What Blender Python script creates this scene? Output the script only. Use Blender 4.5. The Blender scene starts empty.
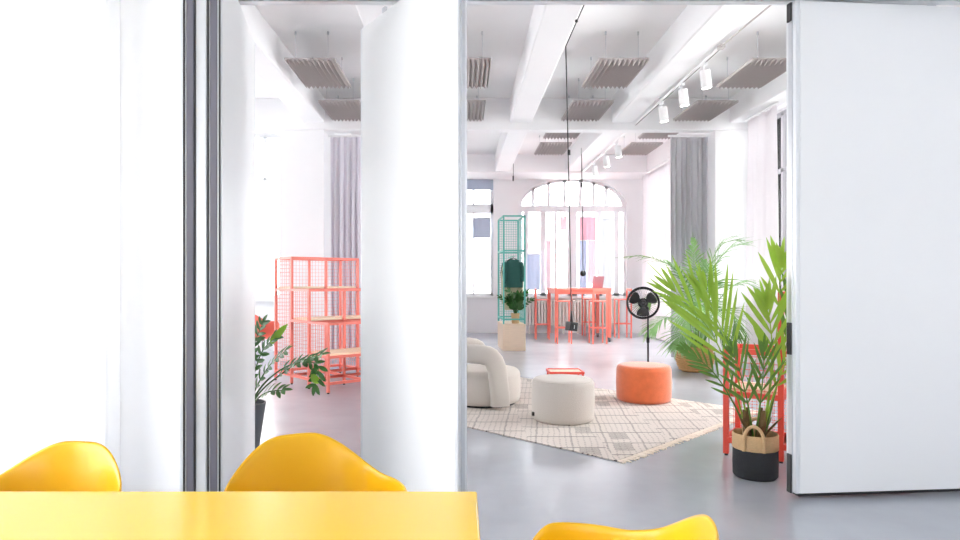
import bpy, bmesh, math, random
from mathutils import Vector, Matrix
R = math.radians
PI = math.pi
sc = bpy.context.scene
C = sc.collection
CAMH, F, VX, VY = 1.35, 640.0, 462.0, 281.0

# ------------------------------------------------------------------ helpers
def P(px, py, Y):
    """point of the room seen at a photo pixel, Y metres into the room"""
    return Vector(((px - VX) / F * Y, Y, CAMH - (py - VY) / F * Y))

def srgb(r, g, b):
    def f(c):
        c /= 255.0
        return c / 12.92 if c <= 0.04045 else ((c + 0.055) / 1.055) ** 2.4
    return (f(r), f(g), f(b), 1.0)

MATS = {}
def mat(name, col, rough=0.5, metal=0.0, noise=0.0, nscale=8.0, bump=0.0, bscale=60.0, spec=0.5, transl=0.0,
        sheen=0.0, stretch=None, coat=0.0):
    if name in MATS:
        return MATS[name]
    m = bpy.data.materials.new(name)
    m.use_nodes = True
    nt = m.node_tree
    b = nt.nodes['Principled BSDF']
    b.inputs['Base Color'].default_value = col
    b.inputs['Roughness'].default_value = rough
    b.inputs['Metallic'].default_value = metal
    b.inputs['Specular IOR Level'].default_value = spec
    if coat:
        b.inputs['Coat Weight'].default_value = coat
        b.inputs['Coat Roughness'].default_value = 0.1
    if sheen:
        b.inputs['Sheen Weight'].default_value = sheen
    tc = nt.nodes.new('ShaderNodeTexCoord')
    mp = nt.nodes.new('ShaderNodeMapping')
    nt.links.new(tc.outputs['Object'], mp.inputs['Vector'])
    if stretch:
        mp.inputs['Scale'].default_value = stretch
    if noise:
        n = nt.nodes.new('ShaderNodeTexNoise')
        n.inputs['Scale'].default_value = nscale
        n.inputs['Detail'].default_value = 5
        nt.links.new(mp.outputs[0], n.inputs['Vector'])
        mx = nt.nodes.new('ShaderNodeMix')
        mx.data_type = 'RGBA'
        mx.inputs[6].default_value = tuple(max(0, c * (1 - noise)) for c in col[:3]) + (1,)
        mx.inputs[7].default_value = tuple(min(1, c * (1 + noise)) for c in col[:3]) + (1,)
        nt.links.new(n.outputs['Fac'], mx.inputs[0])
        nt.links.new(mx.outputs[2], b.inputs['Base Color'])
    if bump:
        n2 = nt.nodes.new('ShaderNodeTexNoise')
        n2.inputs['Scale'].default_value = bscale
        n2.inputs['Detail'].default_value = 4
        nt.links.new(mp.outputs[0], n2.inputs['Vector'])
        bp = nt.nodes.new('ShaderNodeBump')
        bp.inputs['Strength'].default_value = bump
        bp.inputs['Distance'].default_value = 0.01
        nt.links.new(n2.outputs['Fac'], bp.inputs['Height'])
        nt.links.new(bp.outputs[0], b.inputs['Normal'])
    if transl:
        t = nt.nodes.new('ShaderNodeBsdfTranslucent')
        t.inputs['Color'].default_value = col
        ms = nt.nodes.new('ShaderNodeMixShader')
        ms.inputs[0].default_value = transl
        nt.links.new(b.outputs[0], ms.inputs[1])
        nt.links.new(t.outputs[0], ms.inputs[2])
        nt.links.new(ms.outputs[0], nt.nodes['Material Output'].inputs['Surface'])
    MATS[name] = m
    return m

def glass_mat():
    m = bpy.data.materials.new('window_glass')
    m.use_nodes = True
    nt = m.node_tree
    nt.nodes.remove(nt.nodes['Principled BSDF'])
    tr = nt.nodes.new('ShaderNodeBsdfTransparent')
    tr.inputs['Color'].default_value = (0.985, 0.99, 0.99, 1)
    gl = nt.nodes.new('ShaderNodeBsdfGlossy')
    gl.inputs['Roughness'].default_value = 0.03
    fr = nt.nodes.new('ShaderNodeFresnel')
    fr.inputs['IOR'].default_value = 1.3
    ms = nt.nodes.new('ShaderNodeMixShader')
    nt.links.new(fr.outputs[0], ms.inputs[0])
    nt.links.new(tr.outputs[0], ms.inputs[1])
    nt.links.new(gl.outputs[0], ms.inputs[2])
    nt.links.new(ms.outputs[0], nt.nodes['Material Output'].inputs['Surface'])
    return m

class MB:
    def __init__(s):
        s.b = bmesh.new()
    def box(s, x0, y0, z0, x1, y1, z1, M=None):
        v = [Vector((x, y, z)) for x in (x0, x1) for y in (y0, y1) for z in (z0, z1)]
        if M is not None:
            v = [M @ p for p in v]
        v = [s.b.verts.new(p) for p in v]
        for f in ((0, 1, 3, 2), (4, 6, 7, 5), (0, 4, 5, 1), (2, 3, 7, 6), (0, 2, 6, 4), (1, 5, 7, 3)):
            s.b.faces.new([v[i] for i in f])
        return s
    def bar(s, a, c, w, h=None, up=Vector((0, 0, 1))):
        a, c = Vector(a), Vector(c)
        h = h or w
        d = (c - a).normalized()
        if abs(d.dot(up)) > 0.99:
            up = Vector((0, 1, 0))
        r = d.cross(up).normalized()
        u = r.cross(d)
        M = Matrix((r, d, u)).transposed().to_4x4()
        M.translation = a
        return s.box(-w / 2, 0, -h / 2, w / 2, (c - a).length, h / 2, M)
    def tube(s, pts, rad, n=8, cap=True):
        pts = [Vector(p) for p in pts]
        rads = rad if isinstance(rad, (list, tuple)) else [rad] * len(pts)
        rings = []
        prev = None
        for i, p in enumerate(pts):
            if i == 0:
                d = pts[1] - p
            elif i == len(pts) - 1:
                d = p - pts[i - 1]
            else:
                d = pts[i + 1] - pts[i - 1]
            d.normalize()
            if prev is None:
                u = d.cross(Vector((0, 0, 1)))
                if u.length < 0.05:
                    u = d.cross(Vector((0, 1, 0)))
            else:
                u = prev - d * prev.dot(d)
            u.normalize()
            prev = u
            w = d.cross(u)
            rings.append([s.b.verts.new(p + rads[i] * (math.cos(2 * PI * k / n) * u + math.sin(2 * PI * k / n) * w)) for k in range(n)])
        for a, c in zip(rings, rings[1:]):
            for k in range(n):
                s.b.faces.new((a[k], a[(k + 1) % n], c[(k + 1) % n], c[k]))
        if cap:
            s.b.faces.new(rings[0][::-1])
            s.b.faces.new(rings[-1])
        return s
    def lathe(s, prof, n=40, c=(0, 0, 0), sx=1, sy=1):
        c = Vector(c)
        rings = []
        for r, z in prof:
            if r <= 1e-5:
                rings.append([s.b.verts.new(c + Vector((0, 0, z)))])
            else:
                rings.append([s.b.verts.new(c + Vector((sx * r * math.cos(2 * PI * k / n), sy * r * math.sin(2 * PI * k / n), z))) for k in range(n)])
        for a, e in zip(rings, rings[1:]):
            for k in range(n):
                k2 = (k + 1) % n
                if len(a) == 1 and len(e) == 1:
                    continue
                if len(a) == 1:
                    s.b.faces.new((a[0], e[k2], e[k]))
                elif len(e) == 1:
                    s.b.faces.new((a[k], a[k2], e[0]))
                else:
                    s.b.faces.new((a[k], a[k2], e[k2], e[k]))
        return s
    def ball(s, c, r, n=12):
        prof = [(r * math.sin(PI * i / n), -r * math.cos(PI * i / n)) for i in range(n + 1)]
        prof[0] = (0, -r)
        prof[-1] = (0, r)
        return s.lathe(prof, n * 2, c)
    def grid(s, pts):
        v = [[s.b.verts.new(p) for p in row] for row in pts]
        for a, c in zip(v, v[1:]):
            for k in range(len(a) - 1):
                s.b.faces.new((a[k], a[k + 1], c[k + 1], c[k]))
        return s
    def prism(s, poly, a, axis_vec):
        """poly: list of Vectors, extruded by axis_vec"""
        ax = Vector(axis_vec)
        lo = [s.b.verts.new(Vector(p)) for p in poly]
        hi = [s.b.verts.new(Vector(p) + ax) for p in poly]
        s.b.faces.new(lo[::-1])
        s.b.faces.new(hi)
        n = len(poly)
        for i in range(n):
            s.b.faces.new((lo[i], lo[(i + 1) % n], hi[(i + 1) % n], hi[i]))
        return s
    def build(s, name, m, parent=None, bevel=0, seg=2, smooth=40, solid=0, origin=None, solid_off=0):
        bmesh.ops.recalc_face_normals(s.b, faces=s.b.faces[:])
        me = bpy.data.meshes.new(name)
        if origin is not None:
            bmesh.ops.translate(s.b, verts=s.b.verts[:], vec=-Vector(origin))
        s.b.to_mesh(me)
        s.b.free()
        me.materials.append(m)
        if smooth:
            me.polygons.foreach_set('use_smooth', [True] * len(me.polygons))
            me.set_sharp_from_angle(angle=R(smooth))
        o = bpy.data.objects.new(name, me)
        C.objects.link(o)
        if origin is not None:
            o.location = origin
        if parent is not None:
            o.parent = parent
        if solid:
            q = o.modifiers.new('solid', 'SOLIDIFY')
            q.thickness = solid
            q.offset = solid_off
        if bevel:
            q = o.modifiers.new('bevel', 'BEVEL')
            q.width = bevel
            q.segments = seg
            q.limit_method = 'ANGLE'
            q.angle_limit = R(40)
            q.harden_normals = False
        return o

def tag(o, label, cat, group=None, kind=None):
    o['label'] = label
    o['category'] = cat
    if group:
        o['group'] = group
    if kind:
        o['kind'] = kind
    return o

def thing(name, label, cat, loc=(0, 0, 0), rz=0.0, group=None):
    o = bpy.data.objects.new(name, None)
    o.empty_display_size = 0.1
    C.objects.link(o)
    o.location = loc
    o.rotation_euler = (0, 0, rz)
    return tag(o, label, cat, group)

def struct(name, mb, m, label=None, cat=None, **k):
    o = mb.build(name, m, **k)
    return tag(o, label or name.replace('_', ' '), cat or 'building part', kind='structure')

def dup(root, loc, rz, label, group=None):
    r = root.copy()
    C.objects.link(r)
    r.location = loc
    r.rotation_euler = (0, 0, rz)
    r['label'] = label
    if group:
        r['group'] = group
    for ch in list(root.children):
        c = ch.copy()
        C.objects.link(c)
        c.parent = r
        for g in list(ch.children):
            d = g.copy()
            C.objects.link(d)
            d.parent = c
    return r

def catmull(pts, n=6):
    pts = [Vector(p) for p in pts]
    q = [2 * pts[0] - pts[1]] + pts + [2 * pts[-1] - pts[-2]]
    out = []
    for i in range(1, len(q) - 2):
        p0, p1, p2, p3 = q[i - 1:i + 3]
        for k in range(n):
            t = k / n
            out.append(0.5 * (2 * p1 + (p2 - p0) * t + (2 * p0 - 5 * p1 + 4 * p2 - p3) * t * t + (3 * p1 - p0 - 3 * p2 + p3) * t ** 3))
    out.append(pts[-1])
    return out

# ------------------------------------------------------------------ materials
M_wall = mat('white_plaster', srgb(245, 245, 246), 0.75, noise=0.015, nscale=3, bump=0.03, bscale=90)
M_ceil = mat('ceiling_plaster', srgb(244, 244, 244), 0.8, noise=0.02, nscale=2, bump=0.04, bscale=70)
M_beam = mat('beam_plaster', srgb(244, 244, 245), 0.8, noise=0.02, nscale=2, bump=0.05, bscale=60)
M_panel = mat('partition_laminate', srgb(236, 237, 238), 0.38, noise=0.008, nscale=2)
M_alu = mat('brushed_aluminium', srgb(205, 208, 212), 0.32, metal=0.85, noise=0.03, nscale=40)
M_alu_w = mat('pale_aluminium', srgb(226, 229, 232), 0.35, metal=0.3)
M_seal = mat('grey_rubber_seal', srgb(112, 110, 122), 0.5)
M_sealb = mat('black_rubber_seal', srgb(30, 32, 36), 0.5)
M_coral = mat('coral_powder_coat', srgb(236, 84, 66), 0.42, noise=0.02, nscale=30)
M_wood = mat('pale_plywood', srgb(240, 216, 190), 0.5, noise=0.12, nscale=6, stretch=(1, 1, 14))
M_board = mat('birch_board', srgb(248, 224, 194), 0.5, noise=0.08, nscale=6, stretch=(2, 14, 14))
M_coral_bloom = mat('bloom_lightened_coral', srgb(240, 126, 110), 0.42, noise=0.02, nscale=30)  # coral paint with the bright room's bloom and haze put into the colour
M_teal = mat('teal_powder_coat', srgb(100, 192, 180), 0.42)
M_yel = mat('yellow_plastic', srgb(234, 182, 8), 0.32, noise=0.01, nscale=20)
M_yeltop = mat('yellow_lacquer', srgb(244, 202, 56), 0.22, noise=0.01, nscale=6, coat=0.25)
M_yeledge = mat('yellow_edge', srgb(214, 160, 20), 0.4)
M_chrome = mat('steel_leg', srgb(200, 200, 200), 0.25, metal=1.0)
M_cream = mat('cream_boucle', srgb(206, 199, 191), 0.95, noise=0.07, nscale=120, bump=0.5, bscale=160, sheen=0.2)
M_orange = mat('orange_velvet', srgb(222, 112, 62), 0.85, noise=0.16, nscale=14, bump=0.25, bscale=140, sheen=0.6)
M_black = mat('black_plastic', srgb(28, 29, 32), 0.45)
M_blackm = mat('black_metal', srgb(24, 26, 30), 0.35, metal=0.4)
M_foam = mat('grey_acoustic_felt', srgb(172, 165, 163), 0.9, noise=0.06, nscale=60, bump=0.2, bscale=200)
M_foamfr = mat('pale_felt_rim', srgb(188, 182, 180), 0.9)
M_white = mat('white_paint', srgb(244, 244, 244), 0.45)
M_rad = mat('radiator_enamel', srgb(236, 233, 226), 0.4)
M_curt = mat('grey_curtain_cloth', srgb(204, 204, 208), 0.9, noise=0.05, nscale=40, bump=0.15, bscale=250)
M_curt2 = mat('lilac_grey_curtain_cloth', srgb(226, 223, 231), 0.9, noise=0.05, nscale=40, bump=0.15, bscale=250)
M_sheer = mat('sheer_lilac_cloth', srgb(230, 226, 229), 0.9, transl=0.15)
M_glass = glass_mat()
M_leafA = mat('bright_palm_leaf', srgb(158, 194, 74), 0.42, noise=0.3, nscale=7, transl=0.3)
M_leafB = mat('deep_palm_leaf', srgb(104, 146, 66), 0.45, noise=0.3, nscale=7, transl=0.25)
M_leafC = mat('feathery_palm_leaf', srgb(138, 178, 116), 0.45, noise=0.3, nscale=5, transl=0.3)
M_leafZ = mat('glossy_zz_leaf', srgb(62, 112, 52), 0.28, noise=0.35, nscale=10, transl=0.15)
M_leafY = mat('young_zz_leaf', srgb(132, 178, 52), 0.3, noise=0.2, nscale=10, transl=0.25)
M_stem = mat('green_stem', srgb(104, 136, 60), 0.5, noise=0.2, nscale=12)
M_trunk = mat('brown_palm_base', srgb(112, 88, 52), 0.8, noise=0.4, nscale=25, bump=0.6, bscale=60)
M_pot = mat('charcoal_pot', srgb(82, 84, 90), 0.6, noise=0.06, nscale=20)
M_soil = mat('potting_soil', srgb(58, 44, 34), 1.0, noise=0.4, nscale=60, bump=0.8, bscale=80)
M_jute = mat('jute_weave', srgb(222, 186, 140), 0.95, noise=0.25, nscale=90, bump=0.9, bscale=140, stretch=(1, 1, 3))
M_feltb = mat('black_felt', srgb(44, 46, 50), 0.95, noise=0.25, nscale=120, bump=0.7, bscale=150)
M_wicker = mat('wicker', srgb(196, 150, 98), 0.7, noise=0.3, nscale=40, bump=0.5, bscale=90)
M_green = mat('dark_green_cloth', srgb(50, 96, 88), 0.9, noise=0.2, nscale=50, bump=0.2, bscale=200)
M_beige = mat('oatmeal_cloth', srgb(206, 200, 168), 0.95, noise=0.15, nscale=50, bump=0.3, bscale=200)
M_pinkf = mat('pink_banner', srgb(240, 192, 208), 0.9, transl=0.12)
M_bluef = mat('blue_banner', srgb(200, 214, 240), 0.9, transl=0.12)
M_greyf = mat('pale_grey_banner', srgb(222, 230, 233), 0.9, transl=0.12)
M_palep = mat('pale_pink_banner', srgb(242, 218, 227), 0.9, transl=0.12)
M_blind = mat('blue_grey_blind', srgb(172, 180, 198), 0.8, transl=0.06)
M_laptop = mat('rose_laptop_metal', srgb(172, 132, 142), 0.4, metal=0.2)
M_screen = mat('dark_screen', srgb(30, 30, 36), 0.2)
M_salmon = mat('salmon_plastic', srgb(232, 118, 96), 0.4)
M_facade = mat('pale_facade', srgb(236, 236, 238), 0.9, noise=0.04, nscale=1)
M_facade2 = mat('cream_facade', srgb(240, 232, 222), 0.9, noise=0.04, nscale=1)
M_paving = mat('street_paving', srgb(226, 226, 226), 0.9, noise=0.1, nscale=2)
M_pane = mat('facade_pane', srgb(150, 162, 176), 0.15)
M_archp = mat('grey_arch_fanlight', srgb(160, 164, 172), 0.4)

# floor: polished pale grey concrete
def floor_mat():
    m = bpy.data.materials.new('polished_concrete')
    m.use_nodes = True
    nt = m.node_tree
    b = nt.nodes['Principled BSDF']
    tc = nt.nodes.new('ShaderNodeTexCoord')
    n1 = nt.nodes.new('ShaderNodeTexNoise')
    n1.inputs['Scale'].default_value = 0.9
    n1.inputs['Detail'].default_value = 4
    n1.inputs['Roughness'].default_value = 0.62
    nt.links.new(tc.outputs['Object'], n1.inputs['Vector'])
    cr = nt.nodes.new('ShaderNodeValToRGB')
    cr.color_ramp.elements[0].position = 0.3
    cr.color_ramp.elements[0].color = srgb(160, 164, 172)
    cr.color_ramp.elements[1].position = 0.7
    cr.color_ramp.elements[1].color = srgb(176, 181, 190)
    nt.links.new(n1.outputs['Fac'], cr.inputs[0])
    nt.links.new(cr.outputs[0], b.inputs['Base Color'])
    b.inputs['Roughness'].default_value = 0.25
    b.inputs['Specular IOR Level'].default_value = 0.9
    b.inputs['Coat Weight'].default_value = 0.25
    b.inputs['Coat Roughness'].default_value = 0.3
    return m
M_floor = floor_mat()

# rug: cream wool with a broken charcoal lattice and rows of dashes
def rug_mat():
    m = bpy.data.materials.new('lattice_wool')
    m.use_nodes = True
    nt = m.node_tree
    L = nt.links.new
    b = nt.nodes['Principled BSDF']
    b.inputs['Roughness'].default_value = 0.95
    tc = nt.nodes.new('ShaderNodeTexCoord')
    mp = nt.nodes.new('ShaderNodeMapping')
    mp.inputs['Rotation'].default_value = (0, 0, R(-45))
    L(tc.outputs['Object'], mp.inputs['Vector'])
    nz = nt.nodes.new('ShaderNodeTexNoise')
    nz.inputs['Scale'].default_value = 5
    L(mp.outputs[0], nz.inputs['Vector'])
    wob = nt.nodes.new('ShaderNodeMixRGB')
    wob.blend_type = 'LINEAR_LIGHT'
    wob.inputs[0].default_value = 0.02
    L(mp.outputs[0], wob.inputs[1])
    L(nz.outputs['Color'], wob.inputs[2])
    sp = nt.nodes.new('ShaderNodeSeparateXYZ')
    L(wob.outputs[0], sp.inputs[0])
    def mth(op, a, c=None):
        n = nt.nodes.new('ShaderNodeMath')
        n.operation = op
        for i, v in enumerate((a, c)):
            if v is None:
                continue
            if isinstance(v, (int, float)):
                n.inputs[i].default_value = v
            else:
                L(v, n.inputs[i])
        return n.outputs[0]
    x, y = sp.outputs[0], sp.outputs[1]
    CW, CH = 0.36, 0.30
    row = mth('FLOOR', mth('DIVIDE', y, CH * 2))
    xs = mth('ADD', x, mth('MULTIPLY', row, CW * 0.42))        # each band of the lattice is set over a little
    fx = mth('FRACT', mth('DIVIDE', xs, CW))
    line_v = mth('LESS_THAN', fx, 0.042)
    fy = mth('FRACT', mth('DIVIDE', mth('ADD', y, mth('MULTIPLY', xs, 0.12)), CH))
    dash = mth('LESS_THAN', mth('FRACT', mth('DIVIDE', xs, 0.045)), 0.55)
    line_h = mth('MULTIPLY', mth('LESS_THAN', fy, 0.06), dash)
    # some cells carry a block of short strokes
    cellx = mth('FLOOR', mth('DIVIDE', xs, CW))
    celly = mth('FLOOR', mth('DIVIDE', y, CH))
    h = mth('FRACT', mth('ABSOLUTE', mth('MULTIPLY', mth('SINE', mth('ADD', mth('MULTIPLY', cellx, 12.9898), mth('MULTIPLY', celly, 78.233))), 43758.5)))
    pick = mth('LESS_THAN', h, 0.2)
    strokes = mth('MULTIPLY', mth('LESS_THAN', mth('FRACT', mth('DIVIDE', xs, 0.03)), 0.4),
                  mth('MULTIPLY', mth('GREATER_THAN', fy, 0.35), mth('LESS_THAN', fy, 0.85)))
    blk = mth('MULTIPLY', mth('MULTIPLY', pick, strokes), mth('GREATER_THAN', fx, 0.35))
    rv = mth('DIVIDE', mth('ADD', y, mth('MULTIPLY', xs, 0.12)), 0.05)
    rows = mth('MULTIPLY', mth('LESS_THAN', mth('FRACT', rv), 0.25),
               mth('LESS_THAN', mth('FRACT', mth('ADD', mth('DIVIDE', xs, 0.06), mth('MULTIPLY', mth('FLOOR', rv), 0.37))), 0.6))
    soft = mth('MULTIPLY', rows, 0.3)
    tot = mth('MAXIMUM', mth('MAXIMUM', mth('MULTIPLY', line_v, 0.85), mth('MULTIPLY', line_h, 0.6)), mth('MAXIMUM', mth('MULTIPLY', blk, 0.85), soft))
    mx = nt.nodes.new('ShaderNodeMix')
    mx.data_type = 'RGBA'
    mx.inputs[6].default_value = srgb(216, 207, 199)
    mx.inputs[7].default_value = srgb(84, 76, 74)
    L(tot, mx.inputs[0])
    L(mx.outputs[2], b.inputs['Base Color'])
    n2 = nt.nodes.new('ShaderNodeTexNoise')
    n2.inputs['Scale'].default_value = 90
    L(tc.outputs['Object'], n2.inputs['Vector'])
    bp = nt.nodes.new('ShaderNodeBump')
    bp.inputs['Strength'].default_value = 0.5
    bp.inputs['Distance'].default_value = 0.01
    L(n2.outputs['Fac'], bp.inputs['Height'])
    L(bp.outputs[0], b.inputs['Normal'])
    return m
M_rug = rug_mat()
M_fringe = mat('rug_fringe_wool', srgb(236, 224, 208), 0.95, noise=0.1, nscale=60)

# ------------------------------------------------------------------ the shell of the two rooms
YB, ZC = 16.6, 4.42          # inner face of the far window wall, ceiling of the far room
XL, XR = -6.2, 4.82
struct('floor', MB().box(-6.6, -3.6, -0.12, 5.2, 17.0, 0), M_floor, 'polished pale grey concrete floor through both rooms', 'floor')
struct('ceiling', MB().box(-6.6, 3.9, ZC, 5.2, 17.0, ZC + 0.2), M_ceil, 'off-white plaster ceiling between the beams of the far room', 'ceiling')
struct('ceiling_near', MB().box(-4.2, -3.6, 3.5, 4.2, 3.9, 3.7), M_wall, 'white ceiling of the near meeting room', 'ceiling')

def beam(name, x0, y0, z0, x1, y1, z1, label):
    return struct(name, MB().box(x0, y0, z0, x1, y1, z1), M_beam, label, 'beam', bevel=0.02)
CY0, CY1, CZ = 10.73, 10.94, 3.88
zb = 4.0
for x0, x1, nm in ((-2.66, -2.3, 'by the left pillar'), (-1.03, -0.67, 'above the half-open white panel'), (0.80, 1.17, 'beside the hanging black cable'),
                   (2.50, 2.86, 'carrying the white spotlight track'), (4.48, 4.82, 'along the right wall')):
    beam('ceiling_beam', x0, 4.05, zb, x1, CY0, ZC, 'long white ceiling beam in the front bay ' + nm)
    beam('ceiling_beam', x0, CY1, zb, x1, 15.5, ZC, 'long white ceiling beam in the back bay ' + nm.replace('hanging black cable', 'arched window side').replace('left pillar', 'left pillar and curtain'))
beam('cross_beam', -6.2, CY0, CZ, XR, CY1, ZC, 'white cross beam over the grey curtains')
beam('cross_beam', -3.05, 15.5, 3.98, XR, YB, ZC, 'white lowered soffit beam above the arched window')
struct('pillar', MB().box(-3.07, CY0, 0, -2.31, 11.35, CZ), M_wall, 'wide white pillar behind the coral stepped shelf', 'pillar', bevel=0.012)
struct('pillar', MB().box(4.24, CY0, 0, XR, 11.35, CZ), M_wall, 'white pillar right of the grey curtain', 'pillar', bevel=0.012)

# far wall with the arched window (window_1) and the plain window left of it (window_2)
AX0, AX1, ASP, ATOP, ASILL = 1.45, 4.28, 3.295, 4.02, 0.95
WX0, WX1, WTOP, WSILL = -0.75, 0.82, 4.02, 0.95
acx, arx = (AX0 + AX1) / 2, (AX1 - AX0) / 2
def arch_z(x):
    return ASP + (ATOP - ASP) * math.sqrt(max(0, 1 - ((x - acx) / arx) ** 2))
w = MB()
T = 0.35
w.box(-3.05, YB, 0, XR + .3, YB + T, ASILL)
w.box(-3.05, YB, ASILL, WX0, YB + T, ZC)
w.box(WX1, YB, ASILL, AX0, YB + T, ZC)
w.box(AX1, YB, ASILL, XR + .3, YB + T, ZC)
w.box(WX0, YB, WTOP, WX1, YB + T, ZC)
N = 32
for i in range(N):
    a0, a1 = PI - PI * i / N, PI - PI * (i + 1) / N
    x0, x1 = acx + arx * math.cos(a0), acx + arx * math.cos(a1)
    w.prism([(x0, YB, arch_z(x0)), (x1, YB, arch_z(x1)), (x1, YB, ZC), (x0, YB, ZC)], None, (0, T, 0))
struct('wall_far', w, M_wall, 'white far wall around the arched window', 'wall', smooth=0)

def win(name, label, loc=(0, 0, 0)):
    o = bpy.data.objects.new(name, None)
    C.objects.link(o)
    tag(o, label, 'window', kind='structure')
    return o

M_frame = mat('white_window_frame', srgb(244, 245, 247), 0.4)
# arched window
wn = win('window_1', 'wide white arched window behind the coral bar table')
fr = MB()
y0, y1 = YB + 0.12, YB + 0.2
fr.box(AX0, y0 - .04, 3.15, AX1, y1 + .04, 3.31)
pts = [(acx + arx * math.cos(PI - PI * i / N)) for i in range(N + 1)]
for xa, xb in zip(pts, pts[1:]):
    za, zb_ = arch_z(xa), arch_z(xb)
    s = 0.93
    def inn(x, z):
        return (acx + (x - acx) * s, ASP + (z - ASP) * 0.9)
    ia, ib = inn(xa, za), inn(xb, zb_)
    if za == zb_ == ASP:
        continue
    fr.prism([(xa, y0, za), (xb, y0, zb_), (ib[0], y0, ib[1]), (ia[0], y0, ia[1])], None, (0, y1 - y0, 0))
for px in (533, 548.5, 564.5, 580, 593.5, 606):
    x = (px - VX) / F * (YB + .15)
    fr.box(x - .035, y0, 3.3, x + .035, y1, arch_z(x) - 0.02)
for px, hw in ((519.5, .06), (526, .06), (543, .07), (555.5, .03), (572, .12), (583, .03), (599.5, .06), (616, .07), (625, .05)):
    x = (px - VX) / F * (YB + .15)
    fr.box(x - hw, y0, ASILL, x + hw, y1, 3.16)
fr.box(AX0, y0, ASILL, AX1, y1, ASILL + .08)
fr.build('window_frame', M_frame, wn)
g = MB()
g.box(AX0, YB + .155, ASILL, AX1, YB + .161, 3.2)
g.prism([(x, YB + .155, arch_z(x)) for x in pts], None, (0, .006, 0))
g.build('window_pane', M_glass, wn)
MB().box(AX0 - .06, YB - .1, ASILL - .05, AX1 + .06, YB + .12, ASILL + .012).build('window_sill', M_white, wn, bevel=.008)
# plain window left of it
wn = win('window_2', 'tall white window left of the teal clothes rack')
fr = MB()
fr.box(WX0, y0, 3.12, WX1, y1, 3.36)
for a, b_ in ((WX0, WX0 + .07), (-.02, .05), (WX1 - .07, WX1)):
    fr.box(a, y0, WSILL, b_, y1, WTOP)
fr.box(.28, y0, WSILL, .32, y1, 3.14)
fr.box(.28, y0, 3.3, .32, y1, WTOP)
fr.box(WX0, y0, WTOP - .07, WX1, y1, WTOP)
fr.box(WX0, y0, WSILL, WX1, y1, WSILL + .08)
fr.build('window_frame', M_frame, wn)
MB().box(WX0, YB + .155, WSILL, WX1, YB + .161, WTOP).build('window_pane', M_glass, wn)
MB().box(WX0 - .06, YB - .1, WSILL - .05, WX1 + .06, YB + .12, WSILL + .012).build('window_sill', M_white, wn, bevel=.008)

# left: return wall and the window wall beyond the left pillar
YW = 12.3
struct('wall_return', MB().box(-3.25, YW, 0, -3.05, YB + T, ZC), M_wall, 'white return wall behind the left pillar', 'wall')
w = MB()
w.box(-6.5, YW, 0, -3.25, YW + .3, 1.0)
w.box(-6.5, YW, 1.0, -5.9, YW + .3, ZC)
w.box(-3.4, YW, 1.0, -3.25, YW + .3, ZC)
w.box(-5.9, YW, 4.2, -3.4, YW + .3, ZC)
struct('wall_window_side', w, M_wall, 'white wall below and beside the window left of the pillar', 'wall')
wn = win('window_3', 'tall window left of the wide white pillar')
fr = MB()
a0, a1 = YW + .1, YW + .17
fr.box(-5.9, a0, 3.24, -3.4, a1, 3.34)
fr.box(-5.9, a0, 4.12, -3.4, a1, 4.2)
fr.box(-5.9, a0, 1.0, -3.4, a1, 1.08)
for x in (-5.86, -5.05, -4.25, -3.45):
    fr.box(x - .04, a0, 1.0, x + .04, a1, 4.2)
fr.box(-3.84, a0, 3.3, -3.8, a1, 4.15)
fr.build('window_frame', M_frame, wn)
MB().box(-5.9, YW + .13, 1.0, -3.4, YW + .136, 4.2).build('window_pane', M_glass, wn)
MB().box(-5.95, YW - .1, .95, -3.35, YW + .1, 1.012).build('window_sill', M_white, wn, bevel=.008)

# left wall of the far room, with unseen window bays added to light it
def side_wall(name, x, t, ya, yb, bays, z0, z1, label, zc=ZC):
    w = MB()
    xa, xb = (x - t, x) if t > 0 else (x, x - t)
    cur = ya
    for (b0, b1) in bays:
        w.box(xa, cur, 0, xb, b0, zc)
        w.box(xa, b0, 0, xb, b1, z0)
        w.box(xa, b0, z1, xb, b1, zc)
        cur = b1
    w.box(xa, cur, 0, xb, yb, zc)
    return struct(name, w, M_wall, label, 'wall')

def side_window(name, x, b0, b1, z0, z1, label, m=None, nm=2):
    wn = win(name, label)
    fr = MB()
    for i in range(nm + 1):
        yy = b0 + .03 + (b1 - b0 - .06) * i / nm
        fr.box(x - .04, yy - .03, z0, x + .04, yy + .03, z1)
    for zz in (z0 + .03, z0 + (z1 - z0) * .7, z1 - .03):
        fr.box(x - .04, b0, zz - .03, x + .04, b1, zz + .03)
    fr.build('window_frame', m or M_frame, wn)
    MB().box(x - .003, b0, z0, x + .003, b1, z1).build('window_pane', M_glass, wn)
    return wn

side_wall('wall_left', XL, .3, 3.9, YW, [(4.6, 5.8), (8.4, 11.6)], .4, 3.4, 'white left wall of the far room')
side_window('window_4', XL - .15, 4.6, 5.8, .4, 3.4, 'unseen front window added to the left wall of the far room for daylight')
side_window('window_5', XL - .15, 8.4, 11.6, .4, 3.4, 'unseen back window added to the left wall of the far room for daylight')
side_wall('wall_right', XR, -.3, 4.06, YB + T, [(4.5, 8.2), (8.9, 10.7), (11.6, 15.9)], .95, 3.95, 'white right wall behind the curtains')
M_dkframe = mat('grey_window_frame', srgb(170, 170, 174), 0.4)
side_window('window_6', XR + .15, 4.5, 8.2, .95, 3.95, 'unseen window added to the right wall nearest the partition for daylight')  # hidden opening, put in for the daylight it lets through
side_window('window_7', XR + .12, 8.9, 10.7, .95, 3.95, 'grey framed window right of the near sheer curtain', m=M_dkframe, nm=2)
side_window('window_8', XR + .15, 11.6, 15.9, .95, 3.95, 'window behind the far sheer curtain')

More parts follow.
